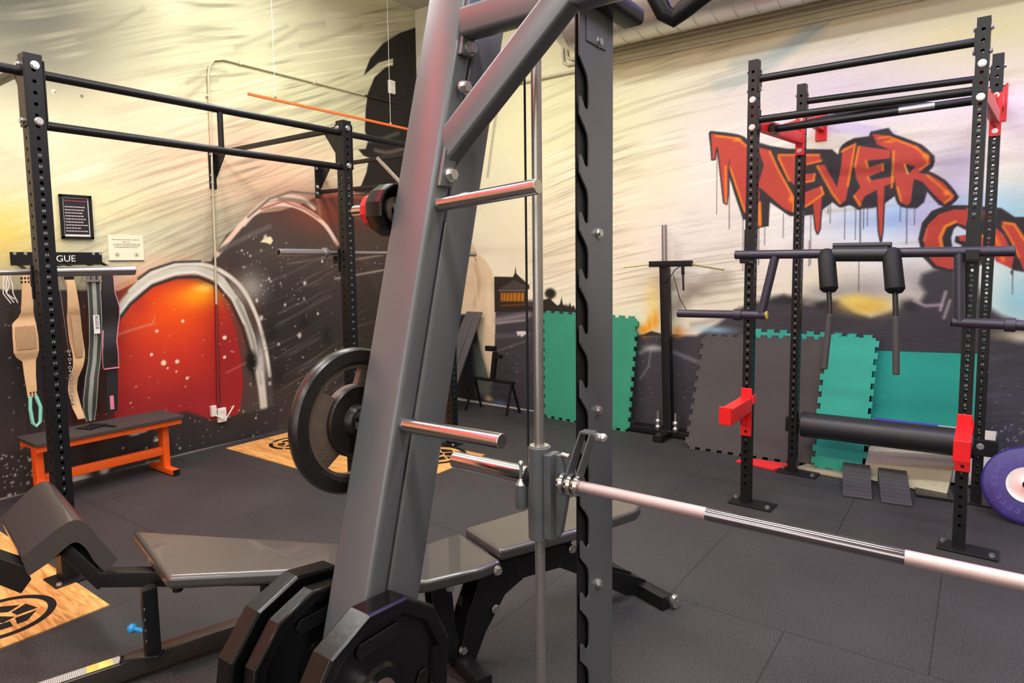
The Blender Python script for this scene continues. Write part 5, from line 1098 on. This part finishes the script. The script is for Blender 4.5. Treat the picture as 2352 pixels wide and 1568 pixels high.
# ------------------------------------------------------------- power rack on the right
rk = thing('power_rack', (-.55, 4.4, 0), 'tall black power rack with red brackets in front of the graffiti', 'rack')
A = -.045
FLp, BLp, FRp, BRp = (-1.145, 4.055), (-1.047, 4.84), (-.045, 4.02), (.022, 4.86)
ups = {}
for k, (x, y), ht in (('FL', FLp, 2.69), ('FR', FRp, 2.68), ('BL', BLp, 2.70), ('BR', BRp, 2.70)):
    mb = MB(); upright(mb, x, y, .012, ht, A, w=.056); u_ = mb.build('upright', [BLACK, MARK], rk, smooth=30); ups[k] = u_
    mb = MB(); mb.box((x+.04, y-.01, .006), (.26, .14, .012), rotz(A)); mb.build('base_plate', BLACK, u_, bevel=.002)
    for dx, dy in ((-.07, .03), (.14, -.05)): bo(u_, (x+dx, y+dy, .012), (0, 0, 1), .012, .014)
    for z in (2.46, 2.30): bo(u_, (x, y-.028, z), (0, -1, 0), .015, .012)
    sx = 1 if k in ('FL', 'BL') else -1
    for z in (2.63, 2.52): bo(u_, (x+.028*sx, y, z), (sx, 0, 0), .012, .014); bo(u_, (x-.028*sx, y, z), (-sx, 0, 0), .012, .012)
def rbar(p, q, z0, z1, r, name='pull_up_bar', mat=BLACK):
    mb = MB(); mb.cyl((p[0]+.03, p[1], z0), (q[0]-.03, q[1], z1), r, 18)
    for (a, s, z) in ((p, 1, z0), (q, -1, z1)): mb.box((a[0]+.032*s, a[1], z), (.008, .055, .12))
    return mb.build(name, mat, rk)
rbar(FLp, FRp, 2.582, 2.572, .0215); rbar(FLp, FRp, 2.345, 2.338, .0215); rbar(BLp, BRp, 2.585, 2.575, .021)
mb = MB(); mb.cyl((-1.07, 4.30, 2.325), (-.03, 4.30, 2.345), .0225, 18); mb.box((-1.08, 4.27, 2.32), (.03, .12, .05)); b_ = mb.build('landmine_crossbar', BLACK, rk)
mb = MB(); mb.tube([(-.95, 4.30, 2.335), (-.8, 4.34, 2.36), (-.55, 4.36, 2.385), (-.35, 4.33, 2.37), (-.22, 4.30, 2.345)], .015, 12); mb.build('curved_grip', MATT, rk)
mb = MB(); mb.cyl((-.42, 4.30, 2.3385), (-.25, 4.30, 2.3417), .0232, 18); mb.build('silver_band', SATIN, b_)['label'] = 'silver section of the bar'  # one stretch of the crossbar in a silver finish
REDG = RED
for p, q in ((FLp, BLp), (FRp, BRp)):
    mb = MB(); mb.bar((p[0], p[1]+.03, 2.335), (q[0], q[1]-.03, 2.335), .045, .075, (1, 0, 0), .004)
    mb.prism([(q[0]-.004, q[1]-.034, 2.47), (q[0]-.004, q[1]-.034, 2.27), (q[0]-.004-.02, q[1]-.30, 2.33), (q[0]-.004-.03, q[1]-.42, 2.37)], (.008, 0, 0))
    mb.box((q[0], q[1]-.032, 2.35), (.058, .008, .25)); mb.box((p[0], p[1]+.032, 2.35), (.058, .008, .20))
    s_ = mb.build('red_side_beam', REDG, rk, bevel=.002)
    bo(s_, (q[0], q[1]-.036, 2.255), (0, -1, 0), .013, .012)
    mb = MB(); mb.bar((q[0], q[1]+.04, 2.50), (q[0]+.02, 5.39, 2.50), .05, .06, (1, 0, 0), .004); mb.box((q[0]+.02, 5.393, 2.52), (.08, .012, .24)); mb.build('wall_bracket', REDG, rk, bevel=.002)
def spotter(p, zt, L_=.42):
    mb = MB(); x, y = p
    yf = y-.028
    mb.box((x, yf-.006, zt-.13), (.066, .010, .30)); mb.box((x+.036, yf+.025, zt-.05), (.008, .07, .06))
    mb.prism([(x-.034, yf-.01, zt-.035), (x-.034, yf-.01, zt-.125), (x-.034, yf-L_, zt-.125), (x-.034, yf-L_, zt-.022), (x-.034, yf-L_+.015, zt-.022), (x-.034, yf-L_+.02, zt-.035)], (.068, 0, 0))
    mb.prism([(x-.005, yf-.01, zt-.12), (x-.005, yf-.01, zt-.22), (x-.005, yf-.10, zt-.19), (x-.005, yf-.16, zt-.115)], (.01, 0, 0))
    o = mb.build('spotter_arm', RED, rk, bevel=.004)
    m2 = MB(); m2.cyl((x, yf-.0115, zt-.25), (x, yf-.013, zt-.25), .009, 12); m2.build('pin_hole', MATT, o)
spotter(FLp, .715); spotter(FRp, .70)
for p in (FLp, FRp):
    mb = MB(); x, y = p; mb.box((x, y-.033, 1.60), (.064, .008, .20)); mb.box((x, y-.08, 1.505), (.056, .10, .016)); mb.box((x, y-.13, 1.53), (.056, .012, .05)); mb.build('j_cup', BLACK, rk, bevel=.002)
mb = MB(); mb.cyl((-1.0, 4.86, .352), (.0, 4.87, .360), .088, 40); r_ = mb.build('roller_pad', VINYLS, rk, bevel=.01)
mb = MB(); mb.box((-1.085, 4.86, .345), (.03, .07, .10)); mb.cyl((-1.06, 4.86, .352), (.02, 4.86, .36), .025, 14); c_ = mb.build('roller_clamp', BLACK, rk, bevel=.003)
mb = MB(); mb.box((.035, 4.81, .36), (.16, .03, .10)); c_ = mb.build('roller_clamp', BLACK, rk, bevel=.003); bo(c_, (.03, 4.795, .37), (0, -1, 0), .016, .012)

# safety squat bar resting in the j-cups
sb = thing('safety_squat_bar', (-.55, 3.95, 1.3), 'black padded safety squat bar with offset sleeves resting across the rack', 'barbell')
SBM = M('violet_black_coat', (52, 48, 62), .32, .1, .15, 20)
YB = 3.925; ZB = 1.547
mb = MB(); mb.cyl((-1.20, YB, ZB+.001), (.122, YB, ZB-.002), .0255, 24); m_ = mb.build('main_bar', SBM, sb, bevel=.003)
mb = MB(); mb.bar((-.665, YB-.02, ZB-.005), (-.405, YB-.02, ZB-.008), .10, .078, (0, 1, 0), .035); mb.build('neck_pad', VINYLS, sb)
mb = MB(); mb.bar((-.672, YB+.02, ZB+.042), (-.395, YB+.02, ZB+.04), .06, .03, (0, 1, 0), .012); mb.build('neck_pad', VINYLS, sb)
for x0, x1, x2, x3, x4 in ((-.692, -.668, -.652, -.642, -.668), (-.385, -.360, -.348, -.343, -.335)):
    mb = MB(); mb.tube([(x0, YB-.03, ZB), (x0+.002, YB-.06, ZB-.03), (x1, YB-.10, 1.36), (x1+.001, YB-.105, 1.345)], [.040, .044, .046, .034], 24); pdm = mb.build('shoulder_pad', MATT, sb)
    mb = MB(); mb.cyl((x1, YB-.10, 1.36), (x2, YB-.14, 1.22), .013, 14); mb.build('handle_stem', BLACK, sb)
    mb = MB(); mb.cyl((x2, YB-.14, 1.225), (x4, YB-.16, .93), .0165, 16); mb.build('hand_grip', M('grey_rubber_grip', (62, 58, 62), .6), sb, bevel=.006)
for xa, xb in ((-.972, -1.038), (-.100, -.085)):
    mb = MB(); mb.cyl((xa, YB, ZB-.01), (xb, YB-.02, 1.20), .0245, 20); mb.build('drop_strut', SBM, sb)
for xi, xo, xc in ((-1.01, -1.545, -1.17), (-.115, .42, .115)):
    mb = MB(); mb.cyl((xi, YB-.02, 1.197), (xo, YB-.02, 1.188), .0245, 24); sl = mb.build('sleeve', SBM, sb, bevel=.002)
    mb = MB(); mb.cyl((xc-.022, YB-.02, 1.193), (xc+.022, YB-.02, 1.193), .034, 24); mb.build('sleeve_shoulder', SBM, sl, bevel=.003)
    mb = MB(); s = 1 if xi > xo else -1; mb.cyl((xi, YB-.02, 1.197), (xi+.006*s, YB-.02, 1.197), .0235, 18); mb.build('end_cap', M('yellow_plastic', (214, 180, 40), .5) if s > 0 else MATT, sl)

# purple bumper plate leaning at the right edge
bp_ = thing('bumper_plate', (.27, 4.72, 0), 'purple bumper plate with bright steel hub standing at the right edge', 'weight plate')
PUR = M('purple_rubber', (48, 38, 116), .42, 0, .55, 14, .3, 60); c = V((.262, 4.66, .208)); axn = V((-.2, -.9, .40)).normalized()
mb = MB(); mb.lathe([(.10, -.02), (.205, -.025), (.218, -.02), (.225, -.012), (.225, .012), (.218, .02), (.205, .025), (.10, .02)], c, axn, 72); mb.build('rubber_disc', PUR, bp_)
mb = MB(); mb.lathe([(.2255, -.006), (.2265, -.005), (.2265, .005), (.2255, .006)], c, axn, 72); mb.build('rim_band', M('grey_rim', (110, 106, 116), .5), bp_)
mb = MB(); mb.lathe([(.025, .012), (.10, .022), (.102, .026), (.06, .020), (.028, .028), (.025, .028)], c, axn, 48); hb = mb.build('steel_hub', M('brushed_hub', (206, 202, 200), .32, .7, .25, 12), bp_)
e1 = axn.cross(V((0, 0, 1))).normalized(); e2 = e1.cross(axn); mb = MB()
for k in range(26):
    a0 = 2*math.pi*k/26
    if k % 5 == 4: continue
    pts = [c+axn*.0205+(e1*math.cos(a0+da)+e2*math.sin(a0+da))*r for da, r in ((0, .145), (.15, .145), (.15, .151), (.05, .151), (.05, .165), (.15, .165), (.15, .172), (0, .172))]
    mb.prism([tuple(q) for q in pts], tuple(axn*.0035))
mb.build('worn_lettering', M('scuffed_purple', (78, 72, 150), .6, 0, .3, 20), bp_)
mb = MB(); mb.lathe([(.001, -.01), (.025, -.01), (.025, .013), (.001, .013)], c, axn, 24); mb.build('centre_hole', MATT, hb)

# assumed ceiling fittings, unseen (above the picture)
for i, (x, y) in enumerate(LAMPS):
    t = thing('assumed_ceiling_light', (x, y, H_-.06), 'assumed white ceiling strip light '+['nearest the room corner', 'above the preacher bench', 'above the notched upright and foam mats', 'above the camera spot', 'beyond the power rack', 'on the far right of the camera spot', 'behind the camera on the left', 'behind the camera by the added window'][i], 'assumed ceiling light', 'assumed ceiling strip lights')
    mb = MB(); mb.box((x, y, H_-.025), (1.56, .26, .05)); mb.build('housing', PLASTIC, t)

for nm, (x, y, z), dm, lb in (('red_light_tube', (-3.95, -1.85, H_-.04), (.06, .06, .06), 'assumed slim red light tube on the ceiling behind the camera'), ('assumed_violet_tube', (.9, 4.2, H_-.04), (2.6, .06, .06), 'assumed slim violet light tube on the ceiling over the power rack')):  # both tubes assumed and unseen, put in to go with the coloured glows
    tag(MB().box((x, y, z), (3.6, .12, .06) if 'red' in nm else dm, rotz(math.radians(67)) if 'red' in nm else None).build(nm, PLASTIC, bevel=.01), lb, 'assumed light tube')
